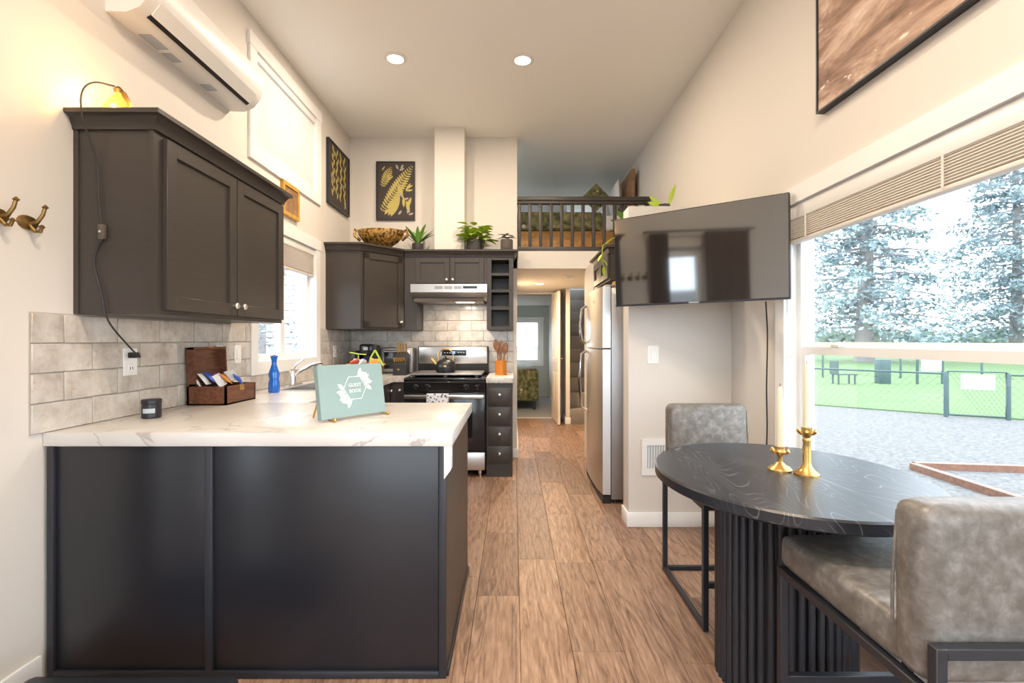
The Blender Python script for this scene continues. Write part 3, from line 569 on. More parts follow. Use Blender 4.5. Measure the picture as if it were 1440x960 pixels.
def make_chair(label, loc, rz):
    c = thing('dining_chair', label, 'chair', loc, rz, 'grey leather dining chairs'); lw = .024
    MB().box(-.205, .205, -.20, .30, .555, .66, .028, 4).build('seat', 'grey_leather', c, world=False)
    MB().box(-.212, .212, -.275, -.175, .56, .935, .034, 4).build('backrest', 'grey_leather', c, world=False)
    MB().tube([(-.207, -.18, .65), (-.213, -.188, .75), (-.205, -.19, .90), (.205, -.19, .90), (.213, -.188, .75), (.207, -.18, .65)], .0035, 6).build('piping', 'grey_leather', c, world=False)
    for sx in (-1, 1):
        for sy in (-1, 1):
            ztop = .66 if sy < 0 else .555; y = -.29 if sy < 0 else .283
            MB().box(sx*.2-lw/2, sx*.2+lw/2, y-lw/2, y+lw/2, 0, ztop, .002, 1).build('leg', 'black_metal', c, world=False)
        MB().box(sx*.2-lw/2, sx*.2+lw/2, -.28, .275, 0, lw, .002, 1).build('floor_bar', 'black_metal', c, world=False)
        MB().box(sx*.2-lw/2, sx*.2+lw/2, -.28, .275, .532, .556, .002, 1).build('seat_rail', 'black_metal', c, world=False)
    for nm, y, z in (('rear_floor_bar', -.29, 0), ('footrest', .283, .19), ('back_rail', -.29, .636), ('front_rail', .283, .532)): MB().box(-.19, .19, y-lw/2, y+lw/2, z, z+lw, .002, 1).build(nm, 'black_metal', c, world=False)
    return c
make_chair('grey leather dining chair with its back to the living area', (1.06, 1.285, 0), 0)
make_chair('grey leather dining chair against the partition wall by vent', (1.045, 2.445, 0), PI)
def candle(label, X, Y, prof, ch, arms):
    c = thing('candlestick', label, 'candlestick', (X, Y, TT), 0, 'brass candlesticks on the table'); h = prof[-1][1]
    MB().lathe(prof, (X, Y, TT), 24).build('holder', 'gold', c)
    for i in range(arms): t = 2*PI*i/arms; MB().tube([(X, Y, TT+h-.018), (X+.022*math.cos(t), Y+.022*math.sin(t), TT+h-.024), (X+.034*math.cos(t), Y+.034*math.sin(t), TT+h-.012)], .004, 6, .006).build('petal', 'gold', c)
    MB().lathe([(.0115, h-.01), (.0112, h+ch*.5), (.0085, h+ch-.01), (.004, h+ch)], (X, Y, TT), 14).build('candle', 'wax', c); MB().tube([(X, Y, TT+h+ch), (X+.001, Y, TT+h+ch+.012)], .0012, 5).build('wick', 'black_matte', c)
candle('short brass candlestick with ivory taper candle', 1.004, 1.848, [(.042, 0), (.042, .006), (.034, .014), (.022, .02), (.010, .032), (.008, .05), (.014, .062), (.02, .07), (.016, .078), (.018, .090)], .225, 6)
candle('tall fluted brass candlestick with ivory taper candle', 1.068, 1.786, [(.042, 0), (.042, .006), (.03, .016), (.018, .03), (.014, .045), (.014, .10), (.012, .115), (.015, .125), (.012, .135), (.018, .150), (.018, .174)], .228, 6)

# ------------------------------------------------------------------ wall fittings
def plate(name, label, cat, wall, a, z, w_, h_, kind):
    r = thing(name, label, cat, (LX+.012, a, z-h_/2) if wall == 'l' else (a, 3.369, z-h_/2))
    f = (lambda u0, u1, t0, t1, w0, w1, m, nm, p: MB().box(LX+.012+t0, LX+.012+t1, a+u0, a+u1, z+w0, z+w1, .0015, 1).build(nm, m, p)) if wall == 'l' else (lambda u0, u1, t0, t1, w0, w1, m, nm, p: MB().box(a+u0, a+u1, 3.37-t1, 3.37-t0, z+w0, z+w1, .0015, 1).build(nm, m, p))
    f(-w_/2, w_/2, 0, .006, -h_/2, h_/2, 'white_plastic', 'plate', r)
    if kind == 'outlet':
        for dz in (-.03, .03):
            o = f(-.017, .017, .005, .009, dz-.02, dz+.02, 'white_plastic', 'socket', r)
            for dy in (-.007, .007): f(dy-.0015, dy+.0015, .0085, .0095, dz-.006, dz+.008, 'black_matte', 'slot', o)
    else: f(-.016, .016, .005, .010, -.033, .033, 'white_plastic', 'rocker', r)
    return r
plate('outlet', 'white wall outlet with a black plug in the backsplash', 'outlet', 'l', 2.26, 1.18, .08, .125, 'outlet')
plate('outlet', 'white outlet plate on backsplash beside the wooden box', 'outlet', 'l', 2.94, 1.19, .075, .115, 'outlet'); plate('light_switch', 'white switch plate on backsplash next to sink window', 'switch', 'l', 3.14, 1.19, .075, .115, 'switch')
plate('outlet', 'white outlet plate near the kitchen corner behind snack basket', 'outlet', 'l', 4.85, 1.17, .075, .115, 'outlet'); plate('light_switch', 'white light switch on the partition wall', 'switch', 'p', .958, 1.18, .078, .125, 'switch')
vt = thing('wall_vent', 'white louvered wall vent low on the partition', 'vent', (1.04, 3.36, .355)); MB().box(.878, 1.2, 3.355, 3.37, .355, .40).box(.878, 1.2, 3.355, 3.37, .56, .60).box(.878, .915, 3.355, 3.37, .40, .56).box(1.163, 1.2, 3.355, 3.37, .40, .56).build('frame', 'white_metal', vt); box('backing', 'grey_label', vt, .91, 1.17, 3.366, 3.369, .395, .565)
for i in range(14): box('slat', 'white_metal', vt, .925+i*.018, .931+i*.018, 3.358, 3.367, .40, .56)
for i, (y, lb) in enumerate(((1.796, 'brass double coat hook closest to the wall cabinet'), (1.69, 'second brass coat hook from the wall cabinet'), (1.59, 'third brass coat hook from the wall cabinet'), (1.49, 'brass coat hook closest to the curtain'))):
    h = thing('coat_hook', lb, 'hook', (LX, y, 1.66), 0, 'brass coat hooks'); MB().lathe([(.034, 0), (.030, .008), (.012, .013)], (0, 0, 0), 14, .8, 1.2).build('backplate', 'antique_brass', h, world=False)
    bp = h.children[0]; bp.data.transform(Matrix.Translation((0, 0, .05)) @ Matrix.Rotation(PI/2, 4, 'Y'))
    MB().tube([(.01, 0, .045), (.032, .006, .052), (.048, .010, .08), (.054, .012, .105)], .008, 8, .006).lathe([(.003, -.008), (.011, 0), (.003, .009)], (.055, .012, .108), 10).build('upper_prong', 'antique_brass', h, world=False)
    MB().tube([(.01, 0, .04), (.026, .006, .018), (.040, .008, .018), (.045, .009, .032)], .0075, 8, .006).lathe([(.003, -.007), (.010, 0), (.003, .008)], (.046, .009, .035), 10).build('lower_prong', 'antique_brass', h, world=False)

# ------------------------------------------------------------------ pictures
def picture_x(name, label, X, out, y0, y1, z0, z1, fm, pm, dep=.03, fw=.018):
    r = thing(name, label, 'picture', (X, (y0+y1)/2, z0)); a, b = X, X+out*dep
    MB().box(a, b, y0, y0+fw, z0, z1).box(a, b, y1-fw, y1, z0, z1).box(a, b, y0+fw, y1-fw, z0, z0+fw).box(a, b, y0+fw, y1-fw, z1-fw, z1).build('frame', fm, r); pr = box('print', pm, r, a+out*.005, a+out*(dep-.008), y0+fw, y1-fw, z0+fw, z1-fw); return r, pr
picture_x('painting', 'large abstract brown painting in thin black frame above window', RX, -1, .75, 2.37, 2.37, 3.35, 'black_metal', 'abstract_paint', .04, .008)
picture_x('small_picture', 'small gold-framed picture between the two kitchen windows', LX, 1, 3.745, 4.03, 2.25, 2.51, 'gold_frame_wood', 'headboard_wood', .025, .03)
r1, p1 = picture_x('botanical_print', 'black framed leaf print on wall beside high window', LX, 1, 4.66, 5.25, 2.59, 3.21, 'black_metal', 'print_ground', .03, .014)
r2 = thing('botanical_print', 'black framed fern print hanging beside the column', 'picture', (-1.28, BY-.015, 2.583)); fw = .014
MB().box(-1.49, -1.49+fw, BY-.03, BY, 2.583, 3.218).box(-1.07-fw, -1.07, BY-.03, BY, 2.583, 3.218).box(-1.49+fw, -1.07-fw, BY-.03, BY, 2.583, 2.583+fw).box(-1.49+fw, -1.07-fw, BY-.03, BY, 3.218-fw, 3.218).build('frame', 'black_metal', r2); box('print', 'print_ground', r2, -1.476, -1.084, BY-.022, BY-.005, 2.597, 3.204)
LC = [0]
def flat_leaf(m, P, u, v, a, L, W):      # pointed ellipse in a plane: P(u,v) -> 3d
    n = 7; l = []; LC[0] += 1; k_ = (LC[0] % 60)*.00003
    for i in range(n+1): t = i/n; l.append((t*L, W*math.sin(PI*t)**.8))
    pts = l+[(q, -s_) for q, s_ in reversed(l[1:-1])]; m.add([P(u+q*math.cos(a)-s_*math.sin(a), v+q*math.sin(a)+s_*math.cos(a), k_) for q, s_ in pts], [tuple(range(len(pts)))])
def frond(m, P, u, v, a, L, n, lw):
    for i in range(n):
        t = (i+1)/n; q = u+math.cos(a)*L*t; s_ = v+math.sin(a)*L*t; k = lw*math.sin(PI*(.12+.8*t))
        for sg in (-1, 1): flat_leaf(m, P, q, s_, a+sg*1.1, k, k*.16)
    flat_leaf(m, P, u, v, a, L*1.05, .003)
Pb = lambda u, v, k: (u, BY-.0235-k, v)
g = MB(); frond(g, Pb, -1.44, 2.66, .98, .60, 20, .085); frond(g, Pb, -1.43, 2.93, 1.15, .24, 10, .06)
for u, v, a, L in ((-1.40, 2.64, .95, .25), (-1.36, 2.63, 1.05, .26), (-1.33, 2.62, 1.15, .24), (-1.20, 2.82, 1.9, .16), (-1.16, 2.70, 1.2, .14), (-1.19, 2.72, 1.6, .12), (-1.13, 2.66, 1.8, .14), (-1.17, 2.92, .5, .09), (-1.17, 2.90, 1.0, .10), (-1.17, 2.90, .1, .08), (-1.36, 3.02, .6, .07), (-1.36, 3.02, 1.6, .07), (-1.43, 3.12, .9, .06)): flat_leaf(g, Pb, u, v, a, L, L*.13)
g.build('fern_artwork', 'print_gold', r2, smooth=False); g = MB()
for u, v, a in ((-1.24, 3.12, .4), (-1.22, 3.13, 1.2), (-1.25, 3.13, 2), (-1.14, 2.64, .3), (-1.15, 2.65, 1.4), (-1.2, 2.84, 2.5), (-1.19, 2.80, .4), (-1.25, 2.64, .9)): flat_leaf(g, Pb, u, v, a, .06, .012)
g.build('pale_sprigs', 'print_grey', r2, smooth=False)
Pl = lambda u, v, k: (LX+.0235+k, u, v); g = MB(); random.seed(3)
for row in range(11):
    for k in range(4):
        u = 4.78+k*.105+random.uniform(-.015, .015); v = 2.68+row*.043; flat_leaf(g, Pl, u, v, 1.2 if (row+k) % 2 else 1.95, .078, .014)
g.build('leaf_artwork', 'print_gold', r1, smooth=False); g = MB()
for u, v, a in ((5.1, 2.65, .4), (5.12, 2.66, 1.2), (5.13, 2.64, 2), (4.74, 2.8, 1.2), (4.75, 2.84, 1.9)): flat_leaf(g, Pl, u, v, a, .06, .012)
g.build('pale_sprigs', 'print_grey', r1, smooth=False)

# ------------------------------------------------------------------ things on the counters
def rotpts(m, loc, rz, rx=0):
    M = Matrix.Translation(loc) @ Matrix.Rotation(rz, 4, 'Z') @ Matrix.Rotation(rx, 4, 'X'); m.v = [tuple(M @ Vector(p)) for p in m.v]; return m
bk = thing('guest_book', 'pale teal guest book propped on a gold easel', 'book', (-.70, 2.19, CT), math.atan2(.27, .21)); W, H, lean = .335, .232, -.16
ML = Matrix.Translation((0, .01, .0115)) @ Matrix.Rotation(lean, 4, 'X')
def bkp(m): m.v = [tuple(ML @ Vector(p)) for p in m.v]; return m
bkp(MB().box(-W/2, W/2, 0, .004, 0, H, .001, 1).box(-W/2, W/2, .018, .022, 0, H, .001, 1).box(-W/2, -W/2+.004, 0, .022, 0, H)).build('cover', 'teal', bk, world=False); bkp(MB().box(-W/2+.004, W/2-.004, .004, .018, .004, H-.004)).build('pages', 'print_white', bk, world=False)
hx = MB(); R_ = .058; cx, cz = .012, .125
for i in range(6):
    a, b = [(R_*math.cos(PI/6*0+PI/3*k), R_*math.sin(PI/3*k)) for k in (i, i+1)]; L = math.hypot(b[0]-a[0], b[1]-a[1]); an = math.atan2(b[1]-a[1], b[0]-a[0])
    q = [(t, s_) for t, s_ in ((0, -.0013), (L, -.0013), (L, .0013), (0, .0013))]; hx.add([(cx+a[0]+t*math.cos(an)-s_*math.sin(an), -.0008, cz+a[1]+t*math.sin(an)+s_*math.cos(an)) for t, s_ in q], [(0, 1, 2, 3)])
Pk = lambda u, v, k: (cx+u, -.0009-k*.3, cz+v)
for sg in (1, -1):
    for i in range(7):
        t = i/6; q_ = .25+1.05*t if sg > 0 else PI+.15+1.1*t; flat_leaf(hx, Pk, .054*math.cos(q_), .054*math.sin(q_), q_-.9+.5*(i % 3), .044, .009)
bkp(hx).build('emblem', 'print_white', bk, world=False, smooth=False)
TM = ML @ Matrix.Rotation(PI/2, 4, 'X'); text_mesh('GUEST', .022, 'lettering', 'print_white', bk, ML @ Matrix.Translation((cx, -.0012, cz+.012)) @ Matrix.Rotation(PI/2, 4, 'X')); text_mesh('BOOK', .022, 'lettering', 'print_white', bk, ML @ Matrix.Translation((cx, -.0012, cz-.014)) @ Matrix.Rotation(PI/2, 4, 'X'))
es = thing('easel', 'small gold easel holding the guest book', 'easel', (-.70, 2.19, CT), math.atan2(.27, .21))
for sx in (-.12, W/2-.012): MB().tube([(sx, -.022, .006), (sx, .0, .006), (sx, .03, .006), (sx, .075, .12), (sx, .09, .19)], .004, 8).lathe([(.003, -.009), (.010, 0), (.003, .009)], (sx, -.022, .010), 10).tube([(sx, .08, .15), (sx, .15, .004)], .004, 8).build('support', 'gold', es, world=False)
wbx = thing('wooden_box', 'open dark wooden box filled with snack packets', 'box', (-1.645, 2.78, CT))
bw, bdp, bh = .30, .21, .10; m = MB().box(-bw/2, bw/2, -bdp/2, -bdp/2+.01, 0, bh).box(-bw/2, bw/2, bdp/2-.01, bdp/2, 0, bh).box(-bw/2, -bw/2+.01, -bdp/2, bdp/2, 0, bh).box(bw/2-.01, bw/2, -bdp/2, bdp/2, 0, bh).box(-bw/2, bw/2, -bdp/2, bdp/2, 0, .008); m.v = [(y, x_, z) for x_, y, z in m.v]
m.build('case', 'box_wood', wbx, world=False)
m = MB().box(-bw/2, bw/2, 0, .008, 0, .21).box(-bw/2, bw/2, -.035, 0, 0, .012).box(-bw/2, bw/2, -.035, 0, .198, .21).box(-bw/2, -bw/2+.012, -.035, 0, 0, .21).box(bw/2-.012, bw/2, -.035, 0, 0, .21)
M_ = Matrix.Translation((-bdp/2+.010, 0, bh)) @ Matrix.Rotation(-.05, 4, 'Y') @ Matrix.Rotation(PI/2, 4, 'Z'); m.v = [tuple(M_ @ Vector(p)) for p in m.v]; m.build('lid', 'box_wood', wbx, world=False)
MB().box(bdp/2, bdp/2+.004, -.02, .02, bh-.03, bh, .001).build('latch', 'gold', wbx, world=False); MB().box(-bdp/2+.012, -bdp/2+.04, -.02, .02, bh+.208, bh+.214, .001).build('lid_catch', 'gold', wbx, world=False)
cols = ['plastic_packet', 'plastic_packet', 'packet_blue', 'plastic_packet', 'packet_orange', 'plastic_packet', 'packet_purple', 'packet_orange', 'plastic_packet', 'packet_blue']; random.seed(11)
for i, cm in enumerate(cols):
    m = MB(); w2, h2 = .055, .075; n = 6
    rs = [[(w2*(j/n-.5), (.010*math.sin(PI*k/n)*math.sin(PI*j/n))*s_, h2*(k/n-.5)) for j in (range(n+1) if s_ > 0 else range(n-1, 0, -1)) ] for k in range(n+1) for s_ in (1,)]
    fr_ = [[(w2*(j/n-.5), .010*math.sin(PI*min(.97, max(.03, k/n)))*math.sin(PI*j/n)+.0006, h2*(k/n-.5)) for j in range(n+1)]+[(w2*(j/n-.5), -.010*math.sin(PI*min(.97, max(.03, k/n)))*math.sin(PI*j/n)-.0006, h2*(k/n-.5)) for j in range(n, -1, -1)] for k in range(n+1)]
    m.rings(fr_); o = m.build('snack_packet', cm, None)
    lx = -.07+.034*(i % 5); ly = -.118+.026*i; p = wbx.location+Vector((lx*.8, ly*.9, .095+.012*(i % 3)))
    o.location = p; o.rotation_euler = (random.uniform(-.9, -.4), random.uniform(-.4, .4), random.uniform(-.5, .5)+PI/2)
    nm = {'plastic_packet': 'white', 'packet_blue': 'blue', 'packet_orange': 'orange', 'packet_purple': 'purple'}[cm]
    tag(o, nm+' snack packet in the open wooden box', 'packet', 'snack packets in wooden box')
jr = thing('candle_jar', 'black lidded candle jar beside the wooden box', 'jar', (-1.63, 2.21, CT)); MB().lathe([(.034, 0), (.038, .004), (.038, .062), (.036, .066)], (-1.63, 2.21, CT), 24).build('body', 'candle_jar', jr); MB().lathe([(.0395, .066), (.0395, .082), (.036, .085)], (-1.63, 2.21, CT), 24).build('lid', 'candle_jar', jr)
lb = MB(); lb.rings([[(-1.63+.0385*math.cos(a), 2.21+.0385*math.sin(a), CT+z) for a in [-1.9+1.3*j/8 for j in range(9)]] for z in (.025, .045)], close=False); lb.build('label', 'grey_label', jr)
bo = thing('blue_bottle', 'cobalt blue glass bottle by the sink', 'bottle', (-1.60, 3.28, CT)); MB().lathe([(.032, 0), (.036, .01), (.036, .06), (.030, .09), (.036, .125), (.024, .16), (.015, .19), (.016, .21), (.024, .245), (.018, .246), (.010, .20), (.010, .19)], (-1.60, 3.28, CT), 20).build('glass', 'blue_glass', bo); MB().lathe([(.009, .19), (.010, .235), (.008, .25)], (-1.60, 3.28, CT), 12).build('cork', 'spoon_wood', bo)
# snack basket and green stems
sb = thing('snack_basket', 'round wicker basket of snacks behind the guest book', 'basket', (-1.36, 4.05, CT)); sb.location = (-1.33, 4.42, CT)
q = sb.location; MB().lathe([(.11, 0), (.14, .05), (.165, .13), (.155, .13), (.13, .05), (.10, .012)], q, 24).build('bowl', 'spoon_wood', sb); MB().tube([(q.x+.165*math.cos(t*PI/12), q.y+.165*math.sin(t*PI/12), q.z+.13) for t in range(25)], .008, 6).build('rim', 'gold_frame_wood', sb)
for i, cm in enumerate(['packet_orange', 'plastic_packet', 'packet_blue', 'plastic_packet', 'brick_red', 'plastic_packet', 'packet_orange']):
    a = i*.9; o = MB().box(-.04, .04, -.012, .012, -.03, .03, .01, 2).build('snack_packet', cm, None); o.location = (q.x+.085*math.cos(a), q.y+.085*math.sin(a), q.z+.125); o.rotation_euler = (-.5, .4*math.sin(i*2), a)
    tag(o, {'packet_orange': 'orange', 'plastic_packet': 'white', 'packet_blue': 'blue', 'brick_red': 'red'}[cm]+' snack packet in the round basket', 'packet', 'snack packets in round basket')
gs = thing('faux_plant', 'bright green artificial stems stuck in the snack basket', 'decoration', (q.x, q.y, q.z+.1))
for pts, wd in (([(.05, -.05, .02), (.06, -.06, .09), (.10, -.06, .16)], .012), ([(.10, -.06, .16), (.13, -.05, .10), (.17, -.05, .02)], .014), ([(-.06, -.02, .03), (-.06, -.02, .13)], .005), ([(-.14, -.02, .14), (-.06, -.02, .125), (.01, -.02, .12)], .008)):
    MB().tube([Vector(gs.location)+Vector(p) for p in pts], wd*.6, 8).build('stem', 'leaf_bright', gs)
# coffee maker, oven tray, knife block, kettle, crock
cm_ = thing('coffee_maker', 'black single-serve coffee maker in the counter corner', 'coffee maker', (-1.47, 5.0, CT)); MB().box(-1.55, -1.39, 4.90, 5.12, CT, CT+.03, .008).build('base', 'black_matte', cm_); MB().box(-1.55, -1.39, 5.02, 5.14, CT+.03, CT+.30, .02, 3).build('column', 'black_matte', cm_); hdm = MB().box(-1.54, -1.40, 4.88, 5.08, CT+.20, CT+.31, .025, 3).build('head', 'black_gloss', cm_); box('button_panel', 'grey_label', hdm, -1.49, -1.45, 4.878, 4.882, CT+.25, CT+.28); MB().box(-1.62, -1.56, 4.98, 5.12, CT, CT+.24, .02, 3).build('water_tank', 'black_gloss', cm_)
tr = thing('toaster_oven', 'grey and black toaster oven leaning by the backsplash', 'toaster oven', (-1.22, 5.2, CT)); MB().box(-1.385, -1.05, 5.12, 5.32, CT+.01, CT+.27, .012, 3).build('body', 'steel_side', tr); tdr = MB().box(-1.365, -1.07, 5.105, 5.12, CT+.035, CT+.25, .012, 3).build('door', 'steel', tr); MB().box(-1.345, -1.09, 5.098, 5.107, CT+.05, CT+.225, .008, 2).build('glass', 'black_gloss', tdr); MB().tube([(-1.33, 5.09, CT+.235), (-1.10, 5.09, CT+.235)], .007).build('handle', 'chrome', tdr)
for fx in (-1.35, -1.08): MB().lathe([(.012, 0), (.012, .012)], (fx, 5.2, CT), 10).build('foot', 'black_matte', tr)
kb = thing('knife_block', 'black knife block with gold-handled knives', 'knife block', (-1.13, 4.93, CT)); MB().prism([(4.84, CT), (5.0, CT), (5.04, CT+.20), (4.95, CT+.22), (4.84, CT+.11)], 'x', -1.19, -1.06).build('block', 'black_matte', kb); box('emblem', 'gold', kb, -1.145, -1.125, 4.837, 4.841, CT+.05, CT+.07)
for i in range(6): xx = -1.178+i*.02; MB().tube([(xx, 4.865, CT+.13), (xx, 4.83, CT+.175)], .0075, 8).build('knife_handle', 'gold', kb)
for i in range(4): xx = -1.165+i*.028; MB().tube([(xx, 4.97, CT+.205), (xx-.004, 4.94, CT+.31)], .009, 8).lathe([(.004, -.01), (.012, 0), (.004, .01)], (xx-.004, 4.94, CT+.31), 8).build('knife_handle', 'gold', kb)
kx, ky, kz = -.67, 4.86, .962; kt = thing('kettle', 'black kettle with brass handle and spout on the range', 'kettle', (kx, ky, kz)); MB().lathe([(.085, 0), (.102, .02), (.105, .06), (.09, .10), (.055, .125), (.03, .13)], (kx, ky, kz), 28).build('body', 'candle_jar', kt); MB().lathe([(.035, .128), (.03, .138), (.008, .142), (.012, .155), (.004, .162)], (kx, ky, kz), 16).build('lid', 'black_gloss', kt)
MB().tube([(kx-.085, ky, kz+.07), (kx-.125, ky, kz+.11), (kx-.145, ky, kz+.135)], .016, 10, .011).build('spout', 'gold', kt); MB().tube([(kx-.07, ky, kz+.11), (kx-.075, ky, kz+.19), (kx-.03, ky, kz+.225), (kx+.03, ky, kz+.225), (kx+.075, ky, kz+.19), (kx+.07, ky, kz+.11)], .008, 8).build('handle', 'gold', kt); box('badge', 'gold', kt, kx-.018, kx+.018, ky-.107, ky-.101, kz+.055, kz+.072, bev=.002)
ux, uy = -.125, 4.93; cr = thing('utensil_crock', 'orange ribbed crock holding wooden utensils', 'crock', (ux, uy, CT)); MB().lathe([(.062, 0), (.062, .012), (.05, .014), (.05, .148), (.044, .148), (.044, .02)], (ux, uy, CT), 24).build('jar', 'orange_ceramic', cr)
for i in range(14): a = 2*PI*i/14; MB().box(-.003, .003, -.004, .004, .016, .147).build('rib', 'orange_ceramic', cr, world=False); rb = cr.children[-1]; rb.location = (.0505*math.cos(a), .0505*math.sin(a), 0); rb.rotation_euler = (0, 0, a)
for i, (dx, dy, top, kind, lb) in enumerate(((-.055, -.01, .36, 0, 'dark wooden slotted turner in the orange crock'), (.005, .01, .33, 1, 'wooden ladle spoon standing in middle of orange crock'), (.05, -.01, .31, 0, 'lighter wooden spatula leaning outward in orange crock'), (-.02, .025, .30, 1, 'small wooden spoon behind turner in orange crock'))):
    u = thing('wooden_utensil', lb, 'utensil', (ux+dx*.3, uy+dy*.3, CT+.03), 0, 'wooden utensils in crock'); a = Vector((ux+dx*.2, uy+dy*.2, CT+.03)); b = Vector((ux+dx, uy+dy, CT+top)); MB().tube([a, a.lerp(b, .7)], .006, 8).build('handle', 'spoon_wood', u)
    d = (b-a).normalized(); MB().leaf(a.lerp(b, .62), d, (0, 1, 0), .13, .062 if kind == 0 else .05, .05, 6, .006).build('head', 'spoon_wood', u)
# lamp on cabinet with its cord
lx, ly = -1.674, 2.08; lm = thing('accent_lamp', 'small amber glass lamp glowing on top of the wall cabinet', 'lamp', (lx, ly, CTOP)); MB().lathe([(.03, 0), (.052, .02), (.055, .05), (.04, .085), (.02, .11), (.012, .13)], (lx, ly, CTOP), 18).build('glass', 'amber_glass', lm); MB().lathe([(.014, .125), (.018, .14), (.008, .152)], (lx, ly, CTOP), 14).build('cap', 'antique_brass', lm); MB().lathe([(.006, .02), (.022, .04), (.022, .05), (.008, .075)], (lx, ly, CTOP), 12).build('bulb', 'bulb', lm)
MB().prism([(lx+.01, CTOP+.004), (lx+.06, CTOP+.004), (lx+.056, CTOP+.08), (lx+.03, CTOP+.13), (lx+.01, CTOP+.13)], 'y', ly-.004, ly+.004).build('shade', 'antique_brass', lm)
pl = bpy.data.lights.new('accent_bulb', 'POINT'); pl.energy = 2.4; pl.color = (1, .55, .18); pl.shadow_soft_size = .03; plo = bpy.data.objects.new('accent_bulb', pl); C.objects.link(plo); plo.parent = lm; plo.location = (.02, -.085, .07)
cy = 1.935
cord = [(lx, ly-.02, CTOP+.145), (lx-.035, 2.0, CTOP+.13), (-1.70, cy, CTOP+.06), (-1.695, cy-.005, CTOP-.04), (-1.68, 1.975, 2.0), (-1.672, 1.978, 1.85), (-1.66, 1.978, 1.74)]
cord2 = [(-1.655, 1.978, 1.69), (-1.69, 1.978, 1.60), (-1.66, 1.978, 1.47), (-1.64, 1.985, 1.36), (-1.62, 2.06, 1.26), (-1.66, 2.18, 1.205), (-1.70, 2.22, 1.22), (-1.73, 2.25, 1.212)]
cd = thing('lamp_cord', 'black lamp cord with inline switch running to the outlet', 'cord', (-1.66, 1.97, 1.2)); MB().smooth_tube(cord, .0035).build('cord', 'black_matte', cd); MB().smooth_tube(cord2, .0035).build('cord', 'black_matte', cd); sw = MB().box(-1.67, -1.645, 1.968, 1.986, 1.685, 1.745, .004).build('inline_switch', 'pot_brown', cd); MB().lathe([(.006, 0), (.005, .004)], (0, 0, 0), 10).build('toggle', 'chrome', sw, world=False)
tg = sw.children[0]; tg.rotation_euler = (PI/2, 0, 0); tg.location = Vector((-1.657, 1.968, 1.715))-cd.location; MB().box(-1.758, -1.725, 2.235, 2.265, 1.198, 1.224, .004).build('plug', 'black_matte', cd)

# ------------------------------------------------------------------ plants and bowl above cabinets
def pot(t, X, Y, Z, r, h, m, ribs=0):
    MB().lathe([(r*.82, 0), (r*.95, .01), (r, h*.5), (r, h), (r*.88, h), (r*.86, h*.85)], (X, Y, Z), 24).build('pot', m, t); MB().lathe([(r*.87, h*.84), (r*.5, h*.88), (.002, h*.88)], (X, Y, Z), 16).build('soil', 'soil', t)
    for i in range(ribs): a = 2*PI*i/ribs; MB().box(X+r*math.cos(a)-.003, X+r*math.cos(a)+.003, Y+r*math.sin(a)-.003, Y+r*math.sin(a)+.003, Z+.012, Z+h-.005).build('rib', m, t)
def plant(label, X, Y, Z, r, h, pm, lm_, leaves, ribs=0):
    t = thing('potted_plant', label, 'plant', (X, Y, Z)); pot(t, X, Y, Z, r, h, pm, ribs)
    for d, L, W_, bend, off, z in leaves: MB().leaf((X+off[0], Y+off[1], Z+h+z), d, (0, 0, 1) if abs(Vector(d).normalized().z) < .95 else (0, 1, 0), L, W_, bend).build('leaf', lm_, t)
    return t
random.seed(5); D = 5.12
plant('upright fern-like plant in small dark pot on corner cabinet', -1.0, D, CTOP, .055, .085, 'pot_dark', 'leaf_green', [((math.cos(a), math.sin(a)*.6, 1.0+.5*(i % 3)), .20+.03*(i % 2), .045, .25, (0, 0), -.01) for i, a in enumerate([k*2*PI/13 for k in range(13)])], 12)
lv = []
for i in range(84):
    a = random.uniform(0, 2*PI); e = random.uniform(.0, 1.3); rr = random.uniform(.02, .13); lv.append(((math.cos(a), math.sin(a)*.8, math.sin(e)*.6-.15), random.uniform(.08, .12), random.uniform(.055, .08), .35, (rr*math.cos(a), rr*math.sin(a)*.6, ), random.uniform(-.01, .17)))
pp = plant('bushy bright green pothos in black pot below the column', -.40, D-.02, CTOP, .085, .115, 'pot_dark', 'leaf_bright', lv)
for i in range(8): a = i*.8; MB().tube([(-.40, D-.02, CTOP+.1), (-.40+.05*math.cos(a), D-.02+.04*math.sin(a), CTOP+.15+.02*(i % 3)), (-.40+.10*math.cos(a), D-.02+.07*math.sin(a), CTOP+.15)], .002, 5).build('stem', 'leaf_bright', pp)
plant('small dusky succulent in ribbed brown pot on the cubby', -.07, D, CTOP, .062, .125, 'pot_brown', 'leaf_dark', [((math.cos(a), math.sin(a), .25), .10, .035, .3, (0, 0), .02+.03*(i % 2)) for i, a in enumerate([k*2*PI/9 for k in range(9)])], 18)
fx_, fy_ = .95, 4.05; pf = plant('leafy plant trailing over the fridge cabinet edge', fx_, fy_, 2.03, .07, .09, 'pot_dark', 'leaf_green', [((math.cos(a), math.sin(a), .2+.5*(i % 3)), .11, .055, .3, (.06*math.cos(a), .06*math.sin(a)), .02+.04*(i % 4)) for i, a in enumerate([k*2*PI/18 for k in range(18)])])
MB().tube([(.90, 4.0, 2.12), (.80, 3.95, 2.10), (.71, 3.90, 2.03), (.70, 3.88, 1.93), (.71, 3.87, 1.86)], .003, 6).build('vine', 'leaf_bright', pf)
for p, d in (((.70, 3.88, 1.96), (-.5, -.3, -.6)), ((.70, 3.88, 1.92), (.5, -.5, -.5)), ((.71, 3.87, 1.86), (.1, -.3, -1))): MB().leaf(p, d, (0, 0, 1), .075, .03, .2).build('leaf', 'leaf_bright', pf)
